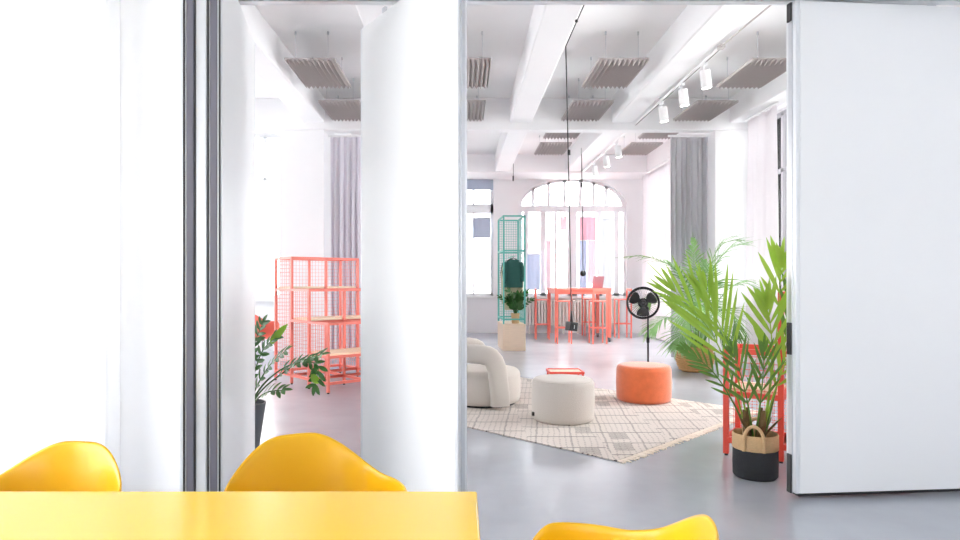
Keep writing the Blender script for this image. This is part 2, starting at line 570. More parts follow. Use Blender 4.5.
# near room
struct('wall_divider_left', MB().box(-6.5, 3.83, 0, -1.66, 4.0, 3.1), M_wall, 'white fixed wall left of the stacked partition panels', 'wall', bevel=.01)
struct('wall_pilaster', MB().box(-4.0, 3.68, 0, -2.04, 3.83, 3.5), M_wall, 'white pilaster at the left edge', 'wall', bevel=.015, seg=3)
struct('wall_divider_right', MB().box(3.34, 4.03, 0, 5.1, 4.13, 3.1), M_wall, 'white fixed wall beyond the right partition panel', 'wall')
struct('wall_header', MB().box(-6.5, 3.9, 3.16, 5.1, 4.06, ZC), M_wall, 'white header wall over the folding partition', 'wall')
w = MB()
w.box(-1.66, 3.9, 3.1, 5.1, 3.975, 3.16)
w.box(-1.66, 4.0, 3.1, 5.1, 4.06, 3.16)
w.box(-1.66, 3.97, 3.135, 5.1, 4.01, 3.16)
struct('trim_1', w, M_alu_w, 'aluminium ceiling rail of the folding partition', 'rail')
side_wall('wall_near_left', -4.0, .25, -3.3, 3.9, [(-3.0, -1.4), (-.9, 3.45)], .15, 3.3, 'white left wall of the near room', zc=3.5)  # unseen openings, shaped to light the near room from its left
side_window('window_9', -4.12, -3.0, -1.4, .15, 3.3, 'unseen window in the left wall behind the camera side, sized for daylight')
side_window('window_10', -4.12, -.9, 3.45, .15, 3.3, 'unseen window in the left wall beside the yellow table, sized for daylight')
side_wall('wall_near_right', 4.0, -.2, -3.3, 4.1, [], 0, 0, 'white right wall of the near room', zc=3.5)
w = MB()
w.box(-4.2, -3.5, 0, 4.2, -3.3, .4)
w.box(-4.2, -3.5, 3.3, 4.2, -3.3, 3.5)
for a, b_ in ((-4.2, -2.2), (-1.0, 4.2)):
    w.box(a, -3.5, .4, b_, -3.3, 3.3)
struct('wall_near_back', w, M_wall, 'white window wall at the back of the near room', 'wall')
for i, (a, b_) in enumerate(((-2.2, -1.0),)):  # one unseen opening, its size set by the light it gives
    wn = win('window_%d' % (11 + i), 'unseen window in the back wall of the near room, sized for daylight')
    fr = MB()
    for x in (a + .03, (a + b_) / 2, b_ - .03):
        fr.box(x - .03, -3.43, .4, x + .03, -3.36, 3.3)
    for z in (.43, 2.4, 3.27):
        fr.box(a, -3.43, z - .03, b_, -3.36, z + .03)
    fr.build('window_frame', M_frame, wn)
    MB().box(a, -3.4, .4, b_, -3.394, 3.3).build('window_pane', M_glass, wn)

# outside: street and pale houses seen through the glass
struct('street', MB().box(-60, -50, -.5, 60, 70, -.2), M_paving, 'pale paved street outside the windows', 'street')
def house(name, x0, x1, y0, y1, h, m, label, face, cols, rows, zz=1.0, arch=False):
    t = thing(name, label, 'building', ((x0 + x1) / 2, (y0 + y1) / 2, -.2))
    O = Vector(t.location)
    MB().box(x0 - O.x, y0 - O.y, 0, x1 - O.x, y1 - O.y, h).build('wall', m, t)
    for c in range(cols):
        for r in range(rows):
            u = (c + .5) / cols
            z = zz + r * 3.1
            if face == 'y':
                x = x0 + (x1 - x0) * u - O.x
                y = y0 - O.y
                f = MB().box(x - .65, y - .06, z, x + .65, y - .005, z + 1.7).build('window', M_white, t)
                MB().box(x - .5, y - .075, z + .12, x + .5, y - .062, z + 1.58).build('pane', M_pane, f)
            else:
                y = y0 + (y1 - y0) * u - O.y
                x = (x0 if face == '-x' else x1) - O.x
                s = -1 if face == '-x' else 1
                f = MB().box(min(x + s * .005, x + s * .06), y - .65, z, max(x + s * .005, x + s * .06), y + .65, z + 1.7).build('window', M_white, t)
                MB().box(min(x + s * .062, x + s * .075), y - .5, z + .12, max(x + s * .062, x + s * .075), y + .5, z + 1.58).build('pane', M_pane, f)
    return t
house('house', -3, 14, 31, 40, 9.0, M_facade, 'pale house across the street behind the arched window', 'y', 6, 2, 1.2)
h2 = house('house', -22, -4, 27, 36, 8.5, M_facade2, 'cream house across the street seen left of the pillar', 'y', 6, 2, 5.2)
O = Vector(h2.location)
for px, nm in ((266.5, 0), (226, 1)):
    x = (px - VX) / F * 27 - O.x
    y = 27 - O.y
    rr = .85
    ps = [(x + rr * math.cos(PI * i / 16), y - .06, 4.05 + rr * math.sin(PI * i / 16)) for i in range(17)]
    MB().prism(ps, None, (0, .05, 0)).build('fanlight', M_archp, h2)
    MB().box(x - rr, y - .06, .3, x + rr, y - .005, 3.95).build('door', M_white, h2)

# ------------------------------------------------------------------ folding partition panels
def partition(label, near, ang, L, T, H, seal, fittings=False, seal_m=None, sr=(.32, .8), gk=((.1, .2), (.88, .98))):
    """near: floor point of the near right-hand corner; panel runs along ang from there, body to the left of it"""
    t = thing('partition_panel', label, 'partition', (near[0], near[1], 0), ang, None)
    e = .028
    z0 = .035
    MB().box(e, 0, z0, L - e, T, H).build('leaf', M_panel, t, bevel=.004)
    for s in (0, 1):
        x0, x1 = (0, e) if s == 0 else (L - e, L)
        MB().box(x0, .0, z0, x1, T, H).build('edge_profile', M_alu_w, t, bevel=.005)
        xs = (-.006, .004) if s == 0 else (L - .004, L + .006)
        if seal == 'dark':
            MB().box(xs[0], T * sr[0], z0, xs[1], T * sr[1], H).build('rubber_seal', M_seal, t, bevel=.003)
            for q0, q1 in gk:
                MB().box(xs[0] - .004 if s == 0 else xs[0], T * q0, z0, xs[1] if s == 0 else xs[1] + .004, T * q1, H).build('gasket', M_sealb, t)
        else:
            MB().box(xs[0], T * .3, z0, xs[1], T * .7, H).build('rubber_seal', seal_m or M_alu, t, bevel=.003)
    MB().box(.03, T * .2, .012, L - .03, T * .8, z0).build('floor_seal', M_sealb, t)
    if fittings:
        for a, c in ((2.97, H), (.89, 1.09), (.03, .27)):
            MB().box(-.016, T * .3, a, -.004, T * .72, c).build('hinge_cover', M_black, t, bevel=.003)
    for u in (.25, .75):
        MB().box(L * u - .02, T * .35, H, L * u + .02, T * .65, 3.14).build('hanger', M_alu, t)
    return t
HP = 3.085
angB = math.atan2(4.66 - 3.43, -1.507 + 1.286)
partition('white partition panel standing open edge-on, beside the potted ZZ plant', (-1.286, 3.43), angB, 1.25, .075, HP, 'dark')
partition('white partition panel stacked edge-on left of its twin, next to the fixed wall', (P(206.5, 300, 3.43).x, 3.43), angB, 1.25, .137, HP, 'dark', sr=(.46, .74), gk=((.39, .45), (.79, .85)))
# half-open pivoting panel
A = Vector((P(458, 300, 3.42).x, 3.42))
Bp = Vector((-.70, 4.42))
dr = (Bp - A)
partition('white partition panel swung half open in the middle of the doorway', (A.x + .05, A.y + .035), math.atan2(dr.y, dr.x), dr.length, .062, HP, 'light')
# closed panel on the right
dirR = Vector((1.1, .1)).normalized()
partition('closed wide white partition panel at the right edge', (2.06, 3.95), math.atan2(dirR.y, dirR.x), 1.26, .1, HP, 'light', True)

# ------------------------------------------------------------------ yellow table and chairs
def make_table():
    t = thing('meeting_table', 'glossy yellow meeting table in the foreground', 'table', (-1.0, 1.42, 0))
    MB().box(-1.1, -.44, .715, 1.044, .44, .74).build('tabletop', M_yeltop, t, bevel=.006, seg=3)
    MB().box(-1.0, -.28, .67, .95, .28, .714).build('apron', M_yeledge, t)
    for sx in (-.96, .6):
        for sy in (-.25, .25):
            MB().box(sx - .03, sy - .03, 0, sx + .03, sy + .03, .7).build('leg', M_yeledge, t, bevel=.004)
make_table()

def rim_h(th, back, arm, front):
    a = abs(math.degrees(th))
    def ss(x):
        x = min(1, max(0, x))
        return x * x * (3 - 2 * x)
    if a < 95:
        return back + (arm - back) * ss((a - 10) / 60)
    if a < 108:
        return arm
    return arm + (front - arm) * ss((a - 108) / 45)

def shell(back=.825, arm=.70, front=.45, rx=.268, ry=.262, seat=.455):
    NT, NR = 72, 16
    rows = []
    for j in range(1, NR + 1):
        r = j / NR
        rr = 1 - (1 - r) ** 1.9
        row = []
        for i in range(NT + 1):
            th = -PI + 2 * PI * i / NT
            h = rim_h(th, back, arm, front)
            g = r ** 3.2
            z = seat - .02 * (1 - r) + (h - seat) * g
            fl = 1 + .05 * g
            row.append(Vector((rx * rr * fl * math.sin(th), ry * rr * fl * math.cos(th) + .02 * g * (1 if abs(th) < 1 else 0), z)))
        rows.append(row)
    return rows

def make_shell_chair(name, label, m, legm, group=None):
    t = thing(name, label, 'chair', group=group)
    mb = MB()
    rows = shell()
    c = mb.b.verts.new(Vector((0, 0, .43)))
    vs = [[mb.b.verts.new(p) for p in row[:-1]] for row in rows]
    n = len(vs[0])
    for k in range(n):
        mb.b.faces.new((c, vs[0][k], vs[0][(k + 1) % n]))
    for a, b_ in zip(vs, vs[1:]):
        for k in range(n):
            mb.b.faces.new((a[k], a[(k + 1) % n], b_[(k + 1) % n], b_[k]))
    s = mb.build('seat_shell', m, t, smooth=70, solid=.012)
    q = s.modifiers.new('sub', 'SUBSURF')
    q.levels = q.render_levels = 1
    for sx in (-1, 1):
        for sy in (-1, 1):
            MB().tube([(sx * .13, sy * .12, .425), (sx * .22, sy * .21, 0)], [.014, .010], 10).build('leg', legm, t)
    MB().tube([(-.16, -.15, .4), (-.16, .15, .4)], .008).tube([(.16, -.15, .4), (.16, .15, .4)], .008).tube([(-.16, 0, .4), (.16, 0, .4)], .008).build('leg_frame', legm, t)
    return t
GY = 'yellow shell chairs around the table'
ch = make_shell_chair('shell_chair', 'yellow shell armchair behind the middle of the yellow table', M_yel, M_chrome, GY)
ch.location = (-.45, 1.95, 0)
ch.rotation_euler = (0, 0, R(26))
dup(ch, (-1.30, 1.82, 0), R(-10), 'yellow shell armchair at the left end of the yellow table, cut by the photo edge')
dup(ch, (.262, 1.45, 0), R(-104), 'yellow shell armchair at the bottom, at the right end of the yellow table')
sal = make_shell_chair('shell_chair', 'salmon shell armchair behind the coral stepped shelf', M_salmon, M_chrome)
sal.location = (-3.2, 10.2, 0)
sal.rotation_euler = (0, 0, R(60))

# ------------------------------------------------------------------ rug, poufs, lounge chair
def make_rug():
    cor = Vector((1.156, 4.774, 0))
    d2 = Vector((1.211, 1.201, 0)).normalized()
    d1 = Vector((-1.114, 1.165, 0)).normalized()
    L1, L2 = 3.2, 2.66
    t = thing('rug', 'cream wool rug with broken charcoal lattice under the poufs', 'rug', cor, math.atan2(d2.y, d2.x))
    # local x along the fringed front edge, local y along the long side
    n = 40
    mb = MB()
    mb.box(0, 0, .001, L2, L1, .012)
    mb.build('pile', M_rug, t, bevel=.004)
    random.seed(4)
    fb = MB()
    k = 0
    x = .01
    while x < L2:
        l = .07 + random.uniform(-.02, .02)
        fb.bar((x, 0, .005), (x + random.uniform(-.015, .015), -l, .004), .012, .005)
        x += .014
    o = fb.build('fringe', M_fringe, t)
    o['kind'] = 'stuff'
make_rug()

def pouf(name, label, c, r, h, m):
    t = thing(name, label, 'pouf', (c[0], c[1], .013))
    k = .055
    prof = [(0, 0), (r - .03, 0), (r - .008, .012), (r, .05), (r + .006, h * .5), (r, h - k)]
    for i in range(1, 9):
        a = PI / 2 * i / 8
        prof.append((r - k + k * math.cos(a), h - k + k * math.sin(a)))
    prof += [(r * .5, h + .004), (0, h + .006)]
    MB().lathe(prof, 64).build('body', m, t, smooth=70)
    pr = [(r - k * .25 + .003 * math.cos(a), h - k * .28 + .003 * math.sin(a)) for a in [2 * PI * i / 8 for i in range(9)]]
    MB().lathe(pr, 64).build('piping', m, t, smooth=70)
    return t
p1 = pouf('pouf', 'round cream fabric pouf on the rug', (.978, 6.2), .298, .40, M_cream)
MB().box(-.318, -.02, .05, -.300, .01, .085).build('care_tag', M_black, p1).rotation_euler = (0, 0, R(14))
pouf('pouf', 'round burnt orange velvet pouf at the back of the rug', (2.04, 7.19), .298, .40, M_orange)

def lounge():
    t = thing('lounge_chair', 'cream tub lounge chair beside the half-open panel', 'chair', (.24, 7.05, .013), 0)
    r = .40
    h = .385
    k = .07
    prof = [(0, .02), (r - .05, .02), (r - .015, .035), (r, .08), (r + .004, h * .5), (r, h - k)]
    for i in range(1, 9):
        a = PI / 2 * i / 8
        prof.append((r - k + k * math.cos(a), h - k + k * math.sin(a)))
    prof += [(r * .5, h + .012), (0, h + .015)]
    MB().lathe(prof, 64, sy=.96).build('seat', M_cream, t, smooth=70)
    MB().lathe([(0, 0), (r - .06, 0), (r - .06, .025), (0, .025)], 48).build('plinth', M_black, t)
    # backrest band: wraps round the back, both ends turn down to the floor
    R0 = r + .055
    path = []
    a0, a1 = R(-70), R(-70 - 205)
    n = 48
    for i in range(n + 1):
        u = i / n
        a = a0 + (a1 - a0) * u
        e = min(u, 1 - u) / .105
        z = .57 + .02 * math.sin(PI * u)
        if e < 1:
            z = .57 - (.57 - .14) * (1 - math.sqrt(max(0, 1 - (1 - e) ** 2.6)))
        path.append(Vector((R0 * math.cos(a), R0 * .96 * math.sin(a), z)))
    path = [Vector((path[0].x, path[0].y, .04)), Vector((path[0].x, path[0].y, .09))] + path + [Vector((path[-1].x, path[-1].y, .09)), Vector((path[-1].x, path[-1].y, .04))]
    rows = []
    tw, hw = .056, .10
    for i, p in enumerate(path):
        d = (path[min(i + 1, len(path) - 1)] - path[max(i - 1, 0)]).normalized()
        out = Vector((p.x, p.y, 0)).normalized()
        side = d.cross(out).normalized()
        ring = []
        for j in range(20):
            a = 2 * PI * j / 20
            ca, sa = math.cos(a), math.sin(a)
            ring.append(p + out * tw * math.copysign(abs(ca) ** .55, ca) + side * hw * math.copysign(abs(sa) ** .55, sa))
        rows.append(ring)
    mb = MB()
    vs = [[mb.b.verts.new(q) for q in row] for row in rows]
    for a, b_ in zip(vs, vs[1:]):
        for k2 in range(20):
            mb.b.faces.new((a[k2], a[(k2 + 1) % 20], b_[(k2 + 1) % 20], b_[k2]))
    mb.b.faces.new(vs[0])
    mb.b.faces.new(vs[-1])
    mb.build('backrest', M_cream, t, smooth=75)
lounge()

def side_table():
    t = thing('side_table', 'low coral tray table just behind the cream pouf', 'table', (1.19, 7.4, .013))
    z = .285
    MB().box(-.18, -.14, z, .18, .14, z + .012).build('top', M_wood, t)
    f = MB()
    for a, b_ in (((-.19, -.15), (.19, -.15)), ((-.19, .15), (.19, .15)), ((-.19, -.15), (-.19, .15)), ((.19, -.15), (.19, .15))):
        f.bar((a[0], a[1], z + .008), (b_[0], b_[1], z + .008), .016, .028)
    f.build('rim', M_coral, t)
    for sx in (-.18, .18):
        for sy in (-.14, .14):
            MB().box(sx - .009, sy - .009, 0, sx + .009, sy + .009, z).build('leg', M_coral, t)
side_table()

# ------------------------------------------------------------------ coral stepped shelves
def stepped_shelf(label, loc, rz, step, width, tiers, bays, M_coral=M_coral, first_board=True, sq=.032, mesh_back=True, board_gap=.4, flip=1):
    """local +x: down the steps (tall to low), local +y: along the boards"""
    t = thing('stepped_shelf', label, 'shelf', loc, rz)
    W = width * flip
    ny = bays
    for k in range(len(tiers) + 1):
        H = tiers[0] if k == 0 else tiers[k - 1]
        for j in range(ny + 1):
            y = W * j / ny
            mb = MB().box(k * step - sq / 2, y - sq / 2, .015, k * step + sq / 2, y + sq / 2, H)
            p = mb.build('post', M_coral, t, bevel=.003)
            MB().lathe([(0, 0), (.014, 0), (.014, .016), (0, .016)], 10, (k * step, y, 0)).build('foot', M_black, p)
    for k, H in enumerate(tiers):
        x0, x1 = k * step, (k + 1) * step
        nxt = tiers[k + 1] if k + 1 < len(tiers) else max(.12, H - board_gap)
        levels = [H - sq / 2, nxt - sq / 2, .12]
        for z in levels:
            f = MB()
            for j in range(ny + 1):
                y = W * j / ny
                f.box(x0, y - sq / 2, z - sq / 2, x1, y + sq / 2, z + sq / 2)
            for x in (x0, x1):
                f.box(x - sq / 2, min(0, W), z - sq / 2, x + sq / 2, max(0, W), z + sq / 2)
            f.build('rail', M_coral, t)
        MB().box(x0 + sq / 2, min(.02 * flip, W - .02 * flip), nxt - .002, x1 - sq / 2, max(.02 * flip, W - .02 * flip), nxt + .024).build('shelf_board', M_board, t, bevel=.002)
        # wire mesh at the ends
        for y in (0, W):
            g = MB()
            n = int(step / .05)
            for i in range(1, n):
                x = x0 + step * i / n
                g.box(x - .0014, y - .0014, .13, x + .0014, y + .0014, H - .02)
            m_ = int(H / .05)
            for i in range(3, m_):
                z = H * i / m_
                g.box(x0, y - .0014, z - .0014, x1, y + .0014, z + .0014)
            g.build('wire_mesh', M_coral, t)
    if mesh_back:
        g = MB()
        n = int(width / .05)
        for i in range(1, n):
            y = W * i / n
            g.box(-.0014, y - .0014, .13, .0014, y + .0014, tiers[0] - .02)
        m_ = int(tiers[0] / .05)
        for i in range(3, m_):
            z = tiers[0] * i / m_
            g.box(-.0014, min(0, W), z - .0014, .0014, max(0, W), z + .0014)
        g.build('wire_mesh', M_coral, t)
    return t
d = Vector((-1.6 + 2.54, 7.65 - 8.73))
stepped_shelf('tall coral stepped shelf with birch boards in front of the left grey curtain', (-2.54, 8.73, 0), math.atan2(d.y, d.x), d.length / 3, 1.0, (1.67, 1.25, .85), 2, M_coral_bloom)
# right one: low tier towards the left, tall tier hidden by the partition panel
d = Vector((2.05 - 2.366, 4.966 - 4.747))
st = d.length
o = Vector((2.05, 4.966)) - d.normalized() * st * 3
stepped_shelf('red stepped shelf behind the potted palm at the right panel', (o.x, o.y, 0), math.atan2(d.y, d.x), st, .42, (1.67, 1.27, .83), 1, flip=-1, board_gap=.33, mesh_back=False, sq=.04)

# ------------------------------------------------------------------ teal clothes rack
def rack():
    fl = Vector((.79, 12.34, 0))
    fr_ = Vector((1.234, 12.34, 0))
    t = thing('clothes_rack', 'tall teal mesh clothes rack on a plywood base', 'clothes rack', fl, R(3))
    Wd, Dp, zb_, H = .44, .95, .52, 2.62
    MB().box(0, 0, .0, Wd, Dp, zb_).build('base_box', M_wood, t, bevel=.004)
    sq = .028
    for x in (sq / 2, Wd - sq / 2):
        for y in (sq / 2, Dp - sq / 2):
            MB().box(x - sq / 2, y - sq / 2, zb_, x + sq / 2, y + sq / 2, H).build('post', M_teal, t)
    for z in (zb_ + .09, 1.94, H - sq / 2):
        f = MB()
        for y in (sq / 2, Dp - sq / 2):
            f.box(0, y - sq / 2, z - sq / 2, Wd, y + sq / 2, z + sq / 2)
        for x in (sq / 2, Wd - sq / 2):
            f.box(x - sq / 2, 0, z - sq / 2, x + sq / 2, Dp, z + sq / 2)
        f.build('frame', M_teal, t)
    g = MB()
    for i in range(1, 12):
        y = Dp * i / 12
        g.box(Wd - .012, y - .002, zb_, Wd - .006, y + .002, H - .02)
    for i in range(1, 26):
        z = zb_ + (H - zb_) * i / 26
        g.box(Wd - .012, 0, z - .002, Wd - .006, Dp, z + .002)
    for i in range(1, 12):
        x = Wd * i / 12
        g.box(x - .003, Dp - .012, zb_, x + .003, Dp - .006, H - .02)
    for i in range(1, 42):
        z = zb_ + (H - zb_) * i / 42
        g.box(0, Dp - .012, z - .003, Wd, Dp - .006, z + .003)
    g.build('wire_mesh', M_teal, t)
    MB().tube([(Wd / 2, .02, 1.83), (Wd / 2, Dp - .02, 1.83)], .012).build('rail', M_teal, t)
    # garments on hangers, each a thing of its own
    def garment(yy, m, w, top, bot, label):
        base = fl + Matrix.Rotation(R(3), 3, 'Z') @ Vector((Wd / 2, yy, 0))
        gth = thing('jacket', label, 'jacket', base, R(3))
        mb = MB()
        rows = []
        for j in range(14):
            u = j / 13
            z = top - (top - bot) * u
            hw = w * (.35 + .65 * min(1, u * 4.5) ** .6) * (1 + .1 * u)
            dd = .045 * (.4 + .6 * min(1, u * 4)) + .012 * u
            row = []
            for i in range(25):
                a = 2 * PI * i / 24
                fold = 1 + .16 * u * math.sin(7 * a + yy * 9)
                row.append(Vector((hw * math.copysign(abs(math.cos(a)) ** .7, math.cos(a)), dd * fold * math.sin(a), z)))
            rows.append(row)
        mb.grid(rows)
        mb.build('body', m, gth, smooth=60)
        for s in (-1, 1):
            MB().tube([(s * w * .82, 0, top - .06), (s * w * 1.04, -.03, top - .25), (s * w * 1.0, -.05, bot + .12)], [.045, .05, .04], 10).build('sleeve', m, gth)
        MB().tube([(-w * .7, 0, top - .03), (0, 0, top + .03), (w * .7, 0, top - .03)], .007).tube([(0, 0, top + .03), (0, 0, 1.85)], .004).build('hanger', M_black, gth)
    garment(.13, M_green, .17, 1.77, 1.22, 'dark green jacket hanging first on the teal rack')
    garment(.31, M_beige, .17, 1.74, .78, 'oatmeal coat hanging behind the green jacket on the teal rack')
    garment(.50, M_green, .16, 1.77, 1.15, 'dark green jacket hanging at the back of the teal rack')
rack()

# ------------------------------------------------------------------ leaves
def leaflet(mb, base, d, n, L, wd, droop=.15, fold=.25, seg=5, rng=random):
    """lance-shaped leaflet: d direction, n approximate up normal"""
    d = d.normalized()
    side = d.cross(n)
    if side.length < 1e-4:
        side = d.cross(Vector((1, 0, 0)))
    side.normalize()
    up = side.cross(d)
    rows = []
    for i in range(seg + 1):
        u = i / seg
        c = base + d * L * u - Vector((0, 0, 1)) * droop * L * u * u
        ww = wd * (math.sin(PI * min(1, u * .82 + .12)) ** .8) if i < seg else .0015
        if i == 0:
            ww = wd * .25
        rows.append([c - side * ww / 2 + up * fold * ww / 2, c, c + side * ww / 2 + up * fold * ww / 2])
    mb.grid(rows)

def frond(pts, nl, L, wd, m, parent, O, ang=35, droop=.2, start=.25, name='frond', n_hint=None, stem_r=.008, seed=0, taper=.5, mstem=None):
    """one palm frond as a single mesh: a stalk and two ranks of leaflets; pts in the room's metres"""
    rng = random.Random(seed)
    c = catmull(pts, 10)
    c = [p - O for p in c]
    k0 = int(len(c) * start)
    mb = MB()
    n = len(c)
    mb.tube(c, [stem_r * (1 - .8 * i / (n - 1)) for i in range(n)], 6)
    for j in range(nl):
        u = start + (1 - start) * j / (nl - 1)
        f = u * (n - 1)
        i = min(int(f), n - 2)
        p = c[i].lerp(c[i + 1], f - i)
        d = (c[i + 1] - c[i]).normalized()
        nh = Vector(n_hint).normalized() if n_hint else Vector((0, 0, 1))
        s = d.cross(nh)
        if s.length < .15:
            s = d.cross(Vector((0, -1, .3)))
        s.normalize()
        up = s.cross(d).normalized()
        uu = (u - start) / (1 - start)
        ll = L * (.55 + .45 * math.sin(PI * min(1, uu * .75 + .25))) * (1 - taper * uu ** 3)
        for sg in (-1, 1):
            a = R(ang * (1.25 - .75 * uu) + rng.uniform(-5, 5))
            dd = d * math.cos(a) + s * sg * math.sin(a) + up * rng.uniform(.0, .22)
            leaflet(mb, p, dd, up, ll * rng.uniform(.85, 1.1), wd * rng.uniform(.85, 1.1), droop * rng.uniform(.6, 1.4))
    leaflet(mb, c[-1], c[-1] - c[-2], Vector((0, 0, 1)), L * .5, wd * .8, droop * .5)
    o = mb.build(name, m, parent, smooth=80)
    return o

# front palm in the black and jute basket pot
def front_palm():
    base = Vector((2.03, 4.43, 0))
    t = thing('potted_palm', 'tall bright green palm in a black and jute basket by the right panel', 'plant', base)
    r = .145
    MB().lathe([(0, 0), (r - .012, 0), (r, .015), (r + .002, .1), (r, .196)], 48).build('pot', M_feltb, t, smooth=60)
    band = MB().lathe([(r, .196), (r + .004, .2), (r + .003, .295), (r - .002, .302), (r - .010, .295), (r - .010, .2)], 48).build('pot_rim', M_jute, t, smooth=60)
    MB().lathe([(0, .24), (r - .011, .24)], 32).build('soil', M_soil, t)
    for a in (R(-118), R(62)):
        ce = Vector((math.cos(a), math.sin(a), 0)) * (r + .004)
        tg = Vector((-math.sin(a), math.cos(a), 0))
        pts = [ce + tg * .062 * math.cos(PI * i / 12) + Vector((0, 0, .27 + .10 * math.sin(PI * i / 12))) for i in range(13)]
        pts = [ce + tg * .062 + Vector((0, 0, .2))] + pts + [ce - tg * .062 + Vector((0, 0, .2))]
        MB().tube(pts, .012, 8).build('handle', M_jute, t)
    rng = random.Random(5)
    for i, (dx, dy) in enumerate(((-.05, 0), (.03, -.02), (.05, .05), (-.02, .05))):
        MB().tube([(dx, dy, .23), (dx * 1.2, dy * 1.2, .34), (dx * 1.5, dy * 1.5, .46)], [.032, .026, .012], 10).build('stem', M_trunk, t)
    # old leaf sheaths round the base
    for i, (ax, L) in enumerate(((-150, .2), (-40, .2), (20, .16), (110, .18), (-95, .14))):
        mb = MB()
        dv = Vector((math.cos(R(ax)), math.sin(R(ax)), 1.3))
        leaflet(mb, Vector((.05 * math.cos(R(ax)), .05 * math.sin(R(ax)), .27)), dv, Vector((0, 0, 1)), L, .045, .0, .5)
        mb.build('sheath', M_trunk, t, solid=.003)
    b = 4.43
    F1 = [(748, 436, b), (738, 400, 4.44), (724, 358, 4.42), (704, 322, 4.36), (676, 292, 4.30)]
    F1b = [(750, 436, b), (742, 395, 4.42), (730, 352, 4.40), (716, 316, 4.36), (706, 290, 4.34)]
    F2 = [(764, 436, b), (770, 390, 4.46), (777, 330, 4.46), (780, 285, 4.46), (782, 262, 4.44)]
    F3 = [(760, 436, b), (768, 400, 4.42), (772, 355, 4.38), (770, 322, 4.34), (766, 305, 4.32)]
    F4 = [(748, 436, b), (736, 408, 4.40), (718, 378, 4.32), (700, 360, 4.26), (684, 350, 4.22)]
    F5 = [(753, 436, b), (748, 405, 4.36), (740, 372, 4.28), (732, 352, 4.22)]
    F6 = [(762, 436, b), (772, 400, 4.42), (786, 362, 4.40), (802, 340, 4.4)]
    F7 = [(756, 436, b), (760, 405, 4.40), (763, 375, 4.34), (764, 352, 4.3)]
    F8 = [(765, 436, b), (778, 380, 4.46), (792, 320, 4.46), (800, 270, 4.46)]
    H = (0, -1, .25)
    for i, (f, nl, L, wd, m, an, dr, st_) in enumerate((
            (F1, 8, .60, .029, M_leafA, 24, .02, .44), (F1b, 6, .45, .028, M_leafA, 22, .02, .55),
            (F2, 6, .36, .036, M_leafA, 27, .03, .62), (F3, 7, .38, .034, M_leafA, 27, .03, .47),
            (F4, 10, .22, .020, M_leafB, 24, .06, .35), (F5, 7, .30, .024, M_leafB, 26, .05, .35),
            (F6, 7, .30, .028, M_leafA, 28, .06, .45), (F7, 6, .28, .024, M_leafB, 25, .05, .35), (F8, 7, .36, .03, M_leafB, 26, .05, .55))):
        frond([P(*q) for q in f], nl, L, wd, m, t, base, an, dr, st_, n_hint=H, seed=i, taper=.35)
front_palm()

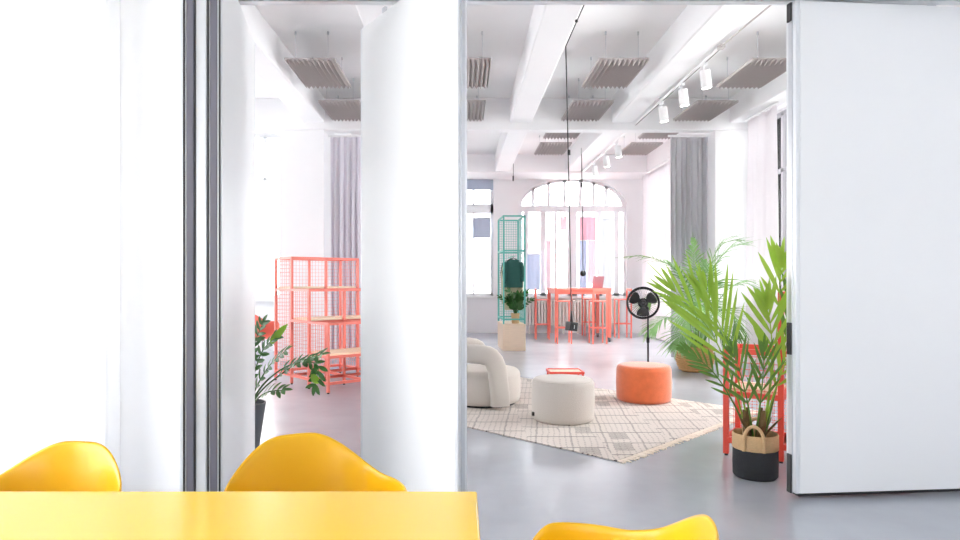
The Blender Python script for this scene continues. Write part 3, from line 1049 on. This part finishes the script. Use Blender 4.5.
def back_palm():
    base = Vector((3.50, 9.62, 0))
    t = thing('potted_palm', 'feathery arching palm in a woven wicker basket beside the grey curtain', 'plant', base)
    prof = [(0, 0), (.19, 0), (.235, .06), (.262, .16), (.262, .26), (.245, .36), (.25, .375), (.235, .37), (.232, .3), (0, .3)]
    MB().lathe(prof, 48).build('basket', M_wicker, t, smooth=60)
    # the weave: raised staves round the basket
    mb = MB()
    for k in range(10):
        z = .03 + k * .035
        rr = .20 + (.065 * math.sin(PI * min(1, z / .42))) + .004
        n = 48
        pts = [((rr + .006 * (1 if (i + k) % 2 else -1)) * math.cos(2 * PI * i / n) * 1 for i in range(1))]
        ring = [Vector(((rr + .005 * (1 if (i // 2 + k) % 2 else -1)) * math.cos(2 * PI * i / n), (rr + .005 * (1 if (i // 2 + k) % 2 else -1)) * math.sin(2 * PI * i / n), z)) for i in range(n + 1)]
        mb.tube(ring, .013, 6, cap=False)
    mb.build('weave', M_wicker, t, smooth=60)
    MB().lathe([(0, .31), (.23, .31)], 32).build('soil', M_soil, t)
    for dx, dy in ((-.05, 0), (.04, .03), (.0, -.05)):
        MB().tube([(dx, dy, .3), (dx * 1.4, dy * 1.2, .6), (dx * 2, dy * 2, .85)], [.03, .024, .012], 8).build('stem', M_stem, t)
    Y = 9.6
    fs = [
        [(697, 350, Y), (694, 305, 9.5), (676, 270, 9.4), (648, 257, 9.3), (622, 257, 9.25)],
        [(697, 350, Y), (696, 300, Y), (694, 265, Y), (693, 240, Y)],
        [(700, 350, Y), (708, 300, 9.55), (714, 268, 9.5), (728, 250, 9.4), (746, 243, 9.35)],
        [(700, 350, Y), (706, 295, 9.6), (712, 262, 9.6), (722, 245, 9.55), (736, 240, 9.5)],
        [(700, 350, Y), (716, 305, 9.5), (736, 284, 9.4), (752, 286, 9.3), (760, 300, 9.2)],
        [(699, 350, Y), (702, 320, 9.3), (704, 306, 9.1), (706, 310, 8.9), (708, 330, 8.8)],
        [(696, 350, Y), (684, 315, 9.5), (668, 298, 9.4), (654, 298, 9.3), (646, 306, 9.2)],
        [(696, 350, Y), (684, 325, 9.4), (670, 318, 9.3), (658, 322, 9.2), (650, 332, 9.1)],
        [(698, 350, Y), (696, 320, 9.3), (692, 306, 9.1), (688, 310, 8.95), (686, 328, 8.85)],
        [(701, 350, Y), (712, 320, 9.4), (724, 310, 9.2), (734, 318, 9.1), (738, 336, 9.0)],
        [(697, 350, Y), (688, 300, 9.7), (678, 272, 9.8), (668, 262, 9.9)],
        [(700, 350, Y), (704, 310, 9.7), (706, 280, 9.75), (704, 262, 9.75)],
        [(699, 350, Y), (712, 330, 9.3), (722, 330, 9.1), (728, 342, 9.0)],
        [(697, 350, Y), (690, 330, 9.25), (682, 334, 9.1), (678, 346, 9.0)],
    ]
    for i, f in enumerate(fs):
        L = .42 if i not in (1,) else .30
        if i == 0:
            L = .30
        if i == 2 or i == 3:
            L = .55
        frond([P(*q) for q in f], 24, L, .022, M_leafC if i % 3 else M_leafB, t, base, 46, .30, .30, seed=20 + i, stem_r=.009, taper=.55)
back_palm()

# ZZ plants
def zz_leaf(mb, base, d, n, L, wd):
    d = d.normalized()
    side = d.cross(n)
    if side.length < 1e-3:
        side = d.cross(Vector((0, 1, 0)))
    side.normalize()
    up = side.cross(d)
    rows = []
    for i in range(7):
        u = i / 6
        ww = wd * math.sin(PI * min(.985, u * .93 + .05)) ** .75
        if i == 6:
            ww = .001
        c = base + d * L * u + up * (-.12 * L * u * u)
        rows.append([c - side * ww / 2 + up * ww * .12, c, c + side * ww / 2 + up * ww * .12])
    mb.grid(rows)

def zz_stalk(pts, parent, O, nl, L, wd, m, seed, start=.3, nh=(0, -.6, 1)):
    rng = random.Random(seed)
    c = [p - O for p in catmull(pts, 8)]
    n = len(c)
    mb = MB()
    mb.tube(c, [L * .09 * (1 - .65 * i / (n - 1)) for i in range(n)], 7)
    for j in range(nl):
        u = start + (1 - start) * j / (nl - 1)
        f = u * (n - 1)
        i = min(int(f), n - 2)
        p = c[i].lerp(c[i + 1], f - i)
        d = (c[i + 1] - c[i]).normalized()
        s = d.cross(Vector(nh))
        if s.length < .1:
            s = Vector((1, 0, 0))
        s.normalize()
        up = s.cross(d)
        for sg in (-1, 1):
            a = R(52 + rng.uniform(-10, 10))
            dd = d * math.cos(a) + s * sg * math.sin(a) + up * rng.uniform(-.1, .35)
            zz_leaf(mb, p, dd, up, L * rng.uniform(.8, 1.1), wd * rng.uniform(.85, 1.1))
    zz_leaf(mb, c[-1], c[-1] - c[-2], Vector(nh), L, wd)
    return mb.build('stalk', m, parent, smooth=80)

def left_zz():
    base = Vector((-1.76, 5.15, 0))
    t = thing('potted_plant', 'ZZ plant with arching leafy stalks in a charcoal pot behind the open panel', 'plant', base)
    MB().lathe([(0, 0), (.115, 0), (.125, .02), (.175, .36), (.178, .372), (.166, .372), (.16, .34), (0, .33)], 40).build('pot', M_pot, t, smooth=50)
    MB().lathe([(0, .338), (.16, .338)], 24).build('soil', M_soil, t)
    Y = 5.12
    st_ = [
        ([(246, 412, Y), (262, 386, 5.1), (282, 369, 5.05), (302, 362, 5.0), (318, 366, 4.98), (315, 384, 4.96)], M_leafZ, 10, .42),
        ([(247, 412, Y), (262, 390, 5.08), (284, 372, 5.0), (304, 360, 4.95), (320, 355, 4.9)], M_leafZ, 9, .45),
        ([(246, 412, Y), (256, 388, 5.1), (270, 365, 5.05), (284, 352, 5.0)], M_leafZ, 8, .35),
        ([(244, 412, Y), (252, 380, 5.1), (262, 352, 5.1), (274, 338, 5.1)], M_leafZ, 8, .35),
        ([(243, 412, Y), (248, 375, 5.1), (254, 345, 5.1), (262, 325, 5.1)], M_leafZ, 9, .3),
        ([(246, 412, Y), (256, 400, 5.0), (268, 392, 4.9), (282, 390, 4.85)], M_leafZ, 7, .3),
        ([(240, 412, Y), (240, 370, 5.15), (238, 340, 5.2), (236, 320, 5.2)], M_leafZ, 9, .3),
        ([(238, 412, Y), (226, 380, 5.2), (214, 362, 5.3), (204, 356, 5.3)], M_leafZ, 9, .3),
    ]
    for i, (pts, m, nl, s0) in enumerate(st_):
        zz_stalk([P(*q) for q in pts], t, base, nl, .095, .036, m, 60 + i, s0)
    for i, (a, b_) in enumerate((((270, 345, 5.1), (286, 324, 5.05)), ((312, 374, 4.96), (318, 384, 4.95)))):
        mb = MB()
        p, q = P(*a) - base, P(*b_) - base
        zz_leaf(mb, p, q - p, Vector((0, -1, .3)), (q - p).length, .06)
        mb.build('young_leaf', M_leafY, t, smooth=80)
left_zz()

def small_zz():
    fl = Vector((.79, 12.34, 0))
    base = P(516, 322, 12.2)
    base = Vector((fl.x + .25, 12.34 + .14, .522))
    t = thing('potted_plant', 'small leafy plant in a tan pot inside the teal rack', 'plant', base)
    MB().lathe([(0, 0), (.07, 0), (.085, .19), (.09, .2), (.078, .2), (.075, .17), (0, .165)], 28).build('pot', M_jute, t, smooth=50)
    MB().lathe([(0, .172), (.074, .172)], 20).build('soil', M_soil, t)
    rng = random.Random(8)
    for i in range(11):
        a = 2 * PI * i / 11 + rng.uniform(-.2, .2)
        rr = rng.uniform(.10, .30)
        h = rng.uniform(.30, .52)
        dx, dy = math.cos(a), math.sin(a) * .5
        sgn = rr
        pts = [base + Vector((0, 0, .17)), base + Vector((dx * sgn * .35, dy * sgn * .35, .17 + h * .5)), base + Vector((dx * sgn, dy * sgn, .17 + h * .85))]
        if pts[-1].y > 12.34 + .15 and rr > .2:
            pts[-1].y = 12.34 + .15
        zz_stalk(pts, t, base, 6, .12, .045, M_leafZ, 90 + i, .3)
small_zz()

# ------------------------------------------------------------------ pedestal fan
def fan():
    Y = 8.3
    bx = P(648, 300, Y)
    t = thing('pedestal_fan', 'black pedestal fan standing behind the orange pouf', 'fan', (bx.x, Y, 0))
    O = Vector((bx.x, Y, 0))
    MB().lathe([(0, 0), (.17, 0), (.17, .015), (.03, .035), (.02, .06), (0, .06)], 32).build('base', M_blackm, t)
    MB().tube([(0, 0, .03), (0, 0, 1.0)], .012, 12).build('pole', M_blackm, t)
    MB().tube([(0, 0, .55), (0, 0, .62)], .02, 12).build('collar', M_blackm, t)
    hc = P(643, 303, Y - .05) - O
    rad = .195
    ax = Vector((-.28, -1, .12)).normalized()
    u = ax.cross(Vector((0, 0, 1))).normalized()
    v = u.cross(ax)
    MB().tube([hc - ax * .16, hc - ax * .02], [.05, .065], 20).build('motor', M_blackm, t)
    MB().tube([Vector((0, 0, .99)), hc - ax * .1], .018, 10).build('neck', M_blackm, t)
    for off in (.045, -.035):
        ring = [hc + ax * off + rad * (math.cos(2 * PI * i / 48) * u + math.sin(2 * PI * i / 48) * v) for i in range(49)]
        MB().tube(ring, .014, 8, cap=False).build('guard_ring', M_blackm, t)
    g = MB()
    for i in range(40):
        a = 2 * PI * i / 40
        e = math.cos(a) * u + math.sin(a) * v
        g.tube([hc + ax * .06 + e * .05, hc + ax * .062 + e * .12, hc + ax * .045 + e * rad], .0016, 4)
    ring = [hc + ax * .06 + .05 * (math.cos(2 * PI * i / 24) * u + math.sin(2 * PI * i / 24) * v) for i in range(25)]
    g.tube(ring, .004, 6, cap=False)
    g.build('guard_wires', M_blackm, t)
    MB().tube([hc - ax * .01, hc + ax * .035], [.045, .03], 16).build('hub', M_black, t)
    for k in range(3):
        a0 = R(30 + 120 * k)
        rows = []
        for i in range(9):
            rr = .03 + .145 * i / 8
            half = R(14 + 20 * math.sin(PI * (i / 8) * .8))
            row = []
            for j in range(7):
                a = a0 + half * (j / 3 - 1)
                row.append(hc + rr * (math.cos(a) * u + math.sin(a) * v) + ax * (.02 * (j / 3 - 1)))
            rows.append(row)
        MB().grid(rows).build('blade', M_black, t, smooth=80, solid=.004)
fan()

# ------------------------------------------------------------------ bar table, stools, laptop
def bar_table():
    x0, x1, y0, y1, z = 2.06, 3.30, 14.15, 15.45, 1.19
    t = thing('bar_table', 'tall coral bar table on casters before the arched window', 'table', ((x0 + x1) / 2, (y0 + y1) / 2, 0))
    hx, hy = (x1 - x0) / 2, (y1 - y0) / 2
    MB().box(-hx, -hy, z - .05, hx, hy, z).build('tabletop', M_coral_bloom, t, bevel=.004)
    f = MB()
    for sy in (-1, 1):
        f.box(-hx + .04, sy * (hy - .04) - .02, z - .13, hx - .04, sy * (hy - .04) + .02, z - .05)
    for sx in (-1, 1):
        f.box(sx * (hx - .04) - .02, -hy + .04, z - .13, sx * (hx - .04) + .02, hy - .04, z - .05)
    f.build('apron', M_coral_bloom, t)
    for sx in (-1, 1):
        for sy in (-1, 1):
            x, y = sx * (hx - .035), sy * (hy - .04)
            l = MB().box(x - .036, y - .036, .1, x + .036, y + .036, z - .05).build('leg', M_coral_bloom, t, bevel=.004)
            MB().tube([(x - .018, y, .05), (x + .018, y, .05)], .05, 16).build('caster', M_pot, l)
bar_table()

def make_stool(label):
    t = thing('bar_stool', label, 'stool', group='coral bar stools round the tall table')
    s = .16
    MB().box(-s, -s, .9, s, s, .925).build('seat', M_coral_bloom, t, bevel=.006)
    MB().box(-s - .005, s - .02, 1.11, s + .005, s + .005, 1.17).build('backrest', M_coral_bloom, t, bevel=.004)
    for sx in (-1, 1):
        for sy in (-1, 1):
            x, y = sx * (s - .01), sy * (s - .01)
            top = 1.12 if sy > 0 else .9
            MB().box(x - .014, y - .014, 0, x + .014, y + .014, top).build('leg', M_coral_bloom, t)
    f = MB()
    for z in (.34,):
        for sg in (-1, 1):
            f.box(-s, sg * (s - .01) - .008, z - .01, s, sg * (s - .01) + .008, z + .01)
            f.box(sg * (s - .01) - .008, -s, z - .01, sg * (s - .01) + .008, s, z + .01)
    f.build('footrest', M_coral_bloom, t)
    return t
s0 = make_stool('coral bar stool at the left side of the tall table')
s0.location = (1.87, 14.95, 0)
s0.rotation_euler = (0, 0, R(88))
dup(s0, (2.20, 13.90, 0), R(180), 'coral bar stool at the left of the table front')
dup(s0, (2.94, 13.85, 0), R(184), 'coral bar stool at the right of the table front')
dup(s0, (3.14, 15.75, 0), R(2), 'coral bar stool behind the tall table, below the laptop')
dup(s0, (3.82, 15.2, 0), R(-85), 'coral bar stool standing apart right of the tall table by the fan')

def laptop():
    b = Vector((3.06, 14.75, 1.191))
    t = thing('laptop', 'rose coloured open laptop on the coral bar table', 'laptop', b, R(-160))
    MB().box(-.14, -.11, 0, .14, .11, .014).build('keyboard_base', M_laptop, t, bevel=.003)
    M_ = Matrix.Translation((0, .11, .014)) @ Matrix.Rotation(R(-14), 4, 'X')
    s = MB().box(-.14, 0, 0, .14, .008, .26, M_).build('lid', M_laptop, t, bevel=.003)
    MB().box(-.128, -.002, .014, .128, 0, .248, M_).build('screen', M_screen, s)
laptop()

# ------------------------------------------------------------------ radiators
def radiator(x0, x1, label, nf):
    t = thing('radiator', label, 'radiator', ((x0 + x1) / 2, 16.47, 0))
    h = (x1 - x0) / 2
    for i in range(nf):
        x = -h + (2 * h) * (i + .5) / nf
        MB().box(x - .028, -.07, .2, x + .028, .07, .86).build('fin', M_rad, t, bevel=.015)
    MB().tube([(-h, 0, .24), (h, 0, .24)], .025).tube([(-h, 0, .82), (h, 0, .82)], .025).build('pipe', M_rad, t)
    for sx in (-1, 1):
        MB().box(sx * h * .8 - .015, -.05, 0, sx * h * .8 + .015, .05, .21).build('foot', M_rad, t)
radiator(1.62, 2.72, 'white ribbed radiator under the left half of the arched window', 14)
radiator(2.86, 4.06, 'white ribbed radiator under the right half of the arched window', 15)

# ------------------------------------------------------------------ curtains
def curtain(name, label, a, b_, z0, z1, m, folds, amp, group=None, seed=1, rail=True, mr=None):
    a, b_ = Vector((a[0], a[1], 0)), Vector((b_[0], b_[1], 0))
    t = thing(name, label, 'curtain', (a + b_) / 2, 0, group)
    O = (a + b_) / 2
    d = (b_ - a)
    L = d.length
    d.normalize()
    n = Vector((-d.y, d.x, 0))
    rng = random.Random(seed)
    NU = folds * 10
    ph = [rng.uniform(-.5, .5) for _ in range(folds + 2)]
    rows = []
    for j in range(15):
        v = j / 14
        z = z1 - (z1 - z0) * v
        row = []
        for i in range(NU + 1):
            u = i / NU
            k = u * folds
            pp = ph[int(k)] * (1 - (k % 1)) + ph[int(k) + 1] * (k % 1)
            off = amp * math.sin(2 * PI * k + pp * (.6 + 1.2 * v)) * (.55 + .45 * min(1, v * 3)) * (1 + .5 * pp) + amp * .25 * math.sin(2 * PI * k * .37 + 2 * v)
            sh = .012 * math.sin(4 * PI * k + v * 2 + pp * 4)
            row.append(a - O + d * (L * u + sh) + n * off + Vector((0, 0, z)))
        rows.append(row)
    MB().grid(rows).build('cloth', m, t, smooth=80)
    # heading tape
    row0 = [p + Vector((0, 0, 0)) for p in rows[0]]
    MB().grid([[p + Vector((0, 0, .03)) for p in row0], [p - n * .004 + Vector((0, 0, -.05)) for p in row0]]).build('heading', m, t, smooth=80)
    if rail:
        MB().bar(a - O - d * .05 + Vector((0, 0, z1 + .05)), b_ - O + d * .05 + Vector((0, 0, z1 + .05)), .03, .03).build('rail', M_white, t)
    return t
curtain('curtain', 'heavy grey curtain behind the feathery palm', (3.60, 11.03), (4.22, 11.03), .03, 3.80, M_curt, 7, .045, seed=3)
curtain('curtain', 'lilac grey curtain behind the coral stepped shelf', (-2.26, 11.03), (-1.35, 11.03), .03, 3.80, M_curt2, 9, .045, seed=7)
curtain('curtain', 'sheer pale lilac curtain on the right wall beside the right partition panel', (4.66, 10.45), (4.66, 9.5), .03, 3.93, M_sheer, 8, .05, seed=5)
curtain('curtain', 'sheer white curtain on the right wall by the arched window', (4.50, 15.95), (4.50, 13.55), .03, 3.93, M_sheer, 14, .05, seed=9)

# ------------------------------------------------------------------ ceiling: acoustic panels
def make_acoustic(label, Lc=1.1, wide=.6):
    t = thing('acoustic_panel', label, 'acoustic panel', group='ribbed acoustic ceiling panels')
    n = 10
    mb = MB()
    s = wide / n
    xs = []
    for i in range(n):
        x = -wide / 2 + s * i
        xs += [(x, 0), (x + s * .5, 1)]
    xs.append((wide / 2, 0))
    rows = []
    for y, k in ((-Lc / 2, 0), (-Lc / 2 + .16, 1), (Lc / 2, 1)):
        rows.append([Vector((x, y, .026 - .042 * q * k)) for x, q in xs])
    mb.grid(rows)
    top = [Vector((x, Lc / 2, .034)) for x, q in xs]
    mb.grid([rows[2], top])
    mb.grid([[Vector((x, -Lc / 2, .034)) for x, q in xs], top])
    mb.grid([rows[0], [Vector((x, -Lc / 2, .034)) for x, q in xs]])
    bmesh.ops.remove_doubles(mb.b, verts=mb.b.verts[:], dist=1e-5)
    mb.build('ribbed_felt', M_foam, t, smooth=0)
    for sx in (-1, 1):
        MB().box(sx * (wide / 2 + .004) - .004, -Lc / 2, .0, sx * (wide / 2 + .004) + .004, Lc / 2, .036).build('side_rim', M_foamfr, t)
    for sx in (-.2, .2):
        for sy in (-Lc / 2 + .1, Lc / 2 - .1):
            MB().tube([(sx, sy, .033), (sx, sy, ZC - 4.03)], .003, 5).tube([(sx, sy, ZC - 4.03 - .04), (sx, sy, ZC - 4.03)], .012, 8).build('suspension_wire', M_alu, t)
    return t
ZP = 4.03
rows_ = {'front row': 8.33, 'second row': 10.15, 'third row': 11.51, 'back row': 13.05}
cols_ = {'between the open panels': -1.85, 'just right of the half-open panel': .05, 'beside the hanging black cable': 1.97, 'right of the spotlight track': 3.84}
first = None
for rn, y in rows_.items():
    for cn, x in cols_.items():
        if cn.startswith('between') and rn in ('third row', 'back row'):
            continue
        if cn.startswith('just') and rn in ('third row', 'back row'):
            continue
        lab = 'grey ribbed ceiling panel, %s, %s' % (rn, cn)
        xx = x - ((.22 if cn.startswith('right') else .13) if rn in ('third row', 'back row') else 0)
        if first is None:
            first = make_acoustic(lab)
            first.location = (xx, y, ZP)
        else:
            dup(first, (xx, y, ZP), 0, lab)

# ------------------------------------------------------------------ spotlight track
M_lamp = bpy.data.materials.new('lamp_glow')
M_lamp.use_nodes = True
M_lamp.node_tree.nodes['Principled BSDF'].inputs['Emission Color'].default_value = (1, .97, .92, 1)
M_lamp.node_tree.nodes['Principled BSDF'].inputs['Emission Strength'].default_value = 3.0
TX, TZ = 2.90, 3.97
tr = thing('lighting_track', 'white lighting track along the ceiling beam', 'lighting track', (TX, 8.2, TZ))
MB().box(-.018, -1.0, -.016, .018, 2.5, .016).build('rail', M_white, tr, bevel=.003)
MB().box(-.006, -1.0, -.018, .006, 2.5, -.0165).build('slot', M_pot, tr)
MB().tube(catmull([(0, -1.0, 0), (.01, -1.6, .0), (.05, -2.3, .015), (.02, -2.9, .02), (.03, -3.4, .02), (.03, -4.14, .03)], 6), .009, 8).build('feed_cable', M_foamfr, tr)
MB().box(-.03, -1.08, -.022, .03, -1.0, .02).build('end_feed', M_foamfr, tr)
tr2 = thing('lighting_track', 'white lighting track in the back bay near the arched window', 'lighting track', (TX, 13, TZ))
MB().box(-.018, -1.8, -.016, .018, 2.3, .016).build('rail', M_white, tr2, bevel=.003)
def make_spot(label):
    t = thing('spotlight', label, 'spotlight', group='white cylinder spotlights on the track')
    MB().box(-.02, -.06, -.05, .02, .06, -.018).build('adapter', M_white, t, bevel=.003)
    MB().tube([(0, 0, -.05), (0, 0, -.09)], .012, 10).build('stem', M_white, t)
    a = Vector((.02, .02, -.085))
    d_ = Vector((.16, .10, -1)).normalized()
    c = MB().tube([a, a + d_ * .21], .062, 24).build('housing', M_white, t, bevel=.004)
    MB().tube([a + d_ * .2105, a + d_ * .214], .052, 24).build('lamp_face', M_lamp, t)
    return t
spots = [(7.68, 'nearest white spotlight on the front track'), (8.45, 'middle white spotlight of three on the front track'), (9.3, 'farthest white spotlight of three on the front track'),
         (12.0, 'nearest white spotlight on the back track'), (13.0, 'middle white spotlight on the back track'), (14.1, 'farthest white spotlight on the back track')]
sp0 = None
for y, lab in spots:
    if sp0 is None:
        sp0 = make_spot(lab)
        sp0.location = (TX, y, TZ)
    else:
        dup(sp0, (TX, y, TZ), 0, lab)

# the spotlights are switched on
for y, lab in spots:
    l = bpy.data.lights.new('spotlight_beam', 'SPOT')
    l.energy = 20 if y < 11 else 35
    l.color = (1, .98, .95)
    l.spot_size = R(80)
    l.spot_blend = .6
    l.shadow_soft_size = .05
    o = bpy.data.objects.new('spotlight_beam', l)
    C.objects.link(o)
    d_ = Vector((.16, .10, -1)).normalized()
    o.location = Vector((TX + .02, y + .02, TZ - .085)) + d_ * .235
    o.rotation_euler = d_.to_track_quat('-Z', 'Y').to_euler()

# ------------------------------------------------------------------ hanging socket cubes
def hanging(label, Y, pxtop, pytop, pxbot, pybot, cube, seg_in, lead=None, r=.006):
    top, bot = P(pxtop, pytop, Y), P(pxbot, pybot, Y)
    t = thing('pendant_socket', label, 'hanging socket', top)
    O = top
    pts = []
    if lead:
        pts += [q - O for q in lead]
    pts += [Vector((0, 0, 0)), (bot - O) * .5 + Vector((.003, 0, 0)), bot - O]
    MB().tube(pts, r, 8).build('cable', M_black, t)
    a, b_ = P(seg_in[0], seg_in[1], Y) - O, P(seg_in[0], seg_in[2], Y) - O
    MB().tube([a, b_], r * 2.6, 10).build('cable_grip', M_black, t)
    return t, O, bot
t, O, bot = hanging('black socket cube hanging low on a long black cable from the beam', 6.92, 565.8, 46.5, 571.5, 322, .11, (569, 150, 155),
                    [Vector((1.15, 4.12, 3.96)), Vector((1.16, 4.6, 3.985)), Vector((1.165, 5.4, 3.985)), Vector((1.16, 6.3, 3.975))])
MB().ball(P(576.5, 21, 6.05) - O, .016, 6).build('cable_joint', M_black, t)
MB().tube([bot - O + Vector((0, 0, .12)), bot - O], [.007, .018], 10).build('strain_relief', M_black, t)
Mx = Matrix.Translation(bot - O + Vector((0, 0, -.05))) @ Matrix.Rotation(R(25), 4, 'Z') @ Matrix.Rotation(R(8), 4, 'Y')
cb = MB().box(-.05, -.05, -.045, .05, .05, .05, Mx).build('socket_cube', M_black, t, bevel=.008)
MB().box(-.028, -.0525, -.028, .028, -.05, .028, Mx).build('socket_face', M_blackm, cb)
Mq = Mx @ Matrix.Translation((0, -.0525, 0)) @ Matrix.Rotation(R(90), 4, 'X')
MB().box(-.003, -.02, -.0, .003, .02, .003, Mq).build('socket_mark', M_alu, cb)
t, O, bot = hanging('small dark socket ball hanging above the bar table', 13.4, 581.5, 148, 583, 271, .09, (581.6, 183, 187), r=.009)
MB().ball(bot - O + Vector((0, 0, -.05)), .062, 10).build('socket_ball', M_blackm, t)
t, O, bot = hanging('short thin cable hanging before the soffit left of the arch', 14.5, 513.2, 152, 513.2, 181, .02, (513.2, 176, 181), r=.006)

# ------------------------------------------------------------------ coloured banners and blinds in the far windows
def banner(label, px0, px1, py0, py1, m, Y=16.66, name='window_banner', cat='banner'):
    a, b_ = P(px0, py0, Y), P(px1, py1, Y)
    cx = (a.x + b_.x) / 2
    t = thing(name, label, cat, (cx, Y, b_.z))
    hw = (b_.x - a.x) / 2
    H = a.z - b_.z
    rows = [[Vector((-hw + 2 * hw * i / 12, .006 * math.sin(i * 1.3), H * j / 6)) for i in range(13)] for j in range(7)]
    MB().grid(rows).build('cloth', m, t, smooth=80)
    MB().tube([(-hw - .02, 0, H), (hw + .02, 0, H)], .012, 8).build('rod', M_white, t)
    return t
banner('tall pink banner hanging in the arched window', 579.5, 596, 217, 240, M_pinkf)
banner('pink banner strip hanging right of the blue banner', 587.5, 596, 240.5, 284, M_palep)
banner('light blue banner hanging below the pink banner', 579.5, 587, 240.5, 294, M_bluef)
banner('pale blue banner low at the left of the arched window', 527.5, 540, 254, 290, M_bluef, name='window_banner')
banner('narrow pale pink banner near the middle of the arched window', 546, 551, 241, 290, M_palep)
banner('small pale pink banner high in the middle of the arched window', 560, 567, 217, 230, M_palep)
banner('pale grey banner hanging at the right of the arched window', 602, 613, 219, 292, M_greyf)
banner('blue grey blind in the lower part of the left far window', 473, 490.5, 218, 238, M_blind, name='roller_blind', cat='blind')
banner('blue grey blind across the top of the left far window', 433.5, 493, 177, 190, M_blind, name='roller_blind', cat='blind')

# ------------------------------------------------------------------ light
W = bpy.data.worlds.new('daylight')
sc.world = W
W.use_nodes = True
bg = W.node_tree.nodes['Background']
bg.inputs['Color'].default_value = (0.99, 0.99, 1.0, 1)
bg.inputs['Strength'].default_value = 1.0

sun = bpy.data.lights.new('sun', 'SUN')
sun.energy = 1.0
sun.angle = R(1)
so = bpy.data.objects.new('sun', sun)
C.objects.link(so)
so.location = (0, -10, 20)
so.rotation_euler = (R(20), 0, 0)      # high sun behind the near room: it lights the street and the houses, not the rooms

def portal(name, loc, rot, sx, sy):
    l = bpy.data.lights.new(name, 'AREA')
    l.shape = 'RECTANGLE'
    l.size, l.size_y = sx, sy
    l.cycles.is_portal = True
    o = bpy.data.objects.new(name, l)
    C.objects.link(o)
    o.location = loc
    o.rotation_euler = rot
    return o
hp = PI / 2
portal('daylight_portal', (acx, YB + .3, 2.5), (-hp, 0, 0), 2.83, 3.1)
portal('daylight_portal', (.04, YB + .3, 2.5), (-hp, 0, 0), 1.6, 3.1)
portal('daylight_portal', (-4.65, YW + .28, 2.6), (-hp, 0, 0), 2.5, 3.2)
for b0, b1 in ((4.6, 5.8), (8.4, 11.6)):
    portal('daylight_portal', (XL - .28, (b0 + b1) / 2, 1.9), (hp, 0, -hp), b1 - b0, 3.0)
for b0, b1 in ((4.5, 8.2), (8.9, 10.7), (11.6, 15.9)):
    portal('daylight_portal', (XR + .28, (b0 + b1) / 2, 2.45), (hp, 0, hp), b1 - b0, 3.0)
for b0, b1 in ((-3.0, -1.4), (-.9, 3.45)):
    portal('daylight_portal', (-4.24, (b0 + b1) / 2, 1.72), (hp, 0, -hp), b1 - b0, 3.15)
for a, b_ in ((-2.2, -1.0),):
    portal('daylight_portal', ((a + b_) / 2, -3.48, 1.85), (hp, 0, 0), b_ - a, 2.9)

# ------------------------------------------------------------------ camera and view
cam = bpy.data.cameras.new('camera')
cam.sensor_width = 36
cam.lens = 36 * F / 960
cam.shift_x = (480 - VX) / 960
cam.shift_y = (VY - 270) / 960
cam.clip_start = .05
co = bpy.data.objects.new('camera', cam)
C.objects.link(co)
co.location = (0, 0, CAMH)
co.rotation_euler = (hp, 0, 0)
sc.camera = co
sc.view_settings.view_transform = 'Standard'
sc.view_settings.look = 'None'
sc.view_settings.gamma = 1.0
sc.view_settings.use_curve_mapping = False
sc.view_settings.exposure = 3.1
sc.cycles.max_bounces = 14
sc.cycles.diffuse_bounces = 9
sc.cycles.glossy_bounces = 5
sc.cycles.transparent_max_bounces = 16
sc.cycles.sample_clamp_indirect = 8
sc.cycles.caustics_reflective = False
sc.cycles.caustics_refractive = False
sc.cycles.use_denoising = True
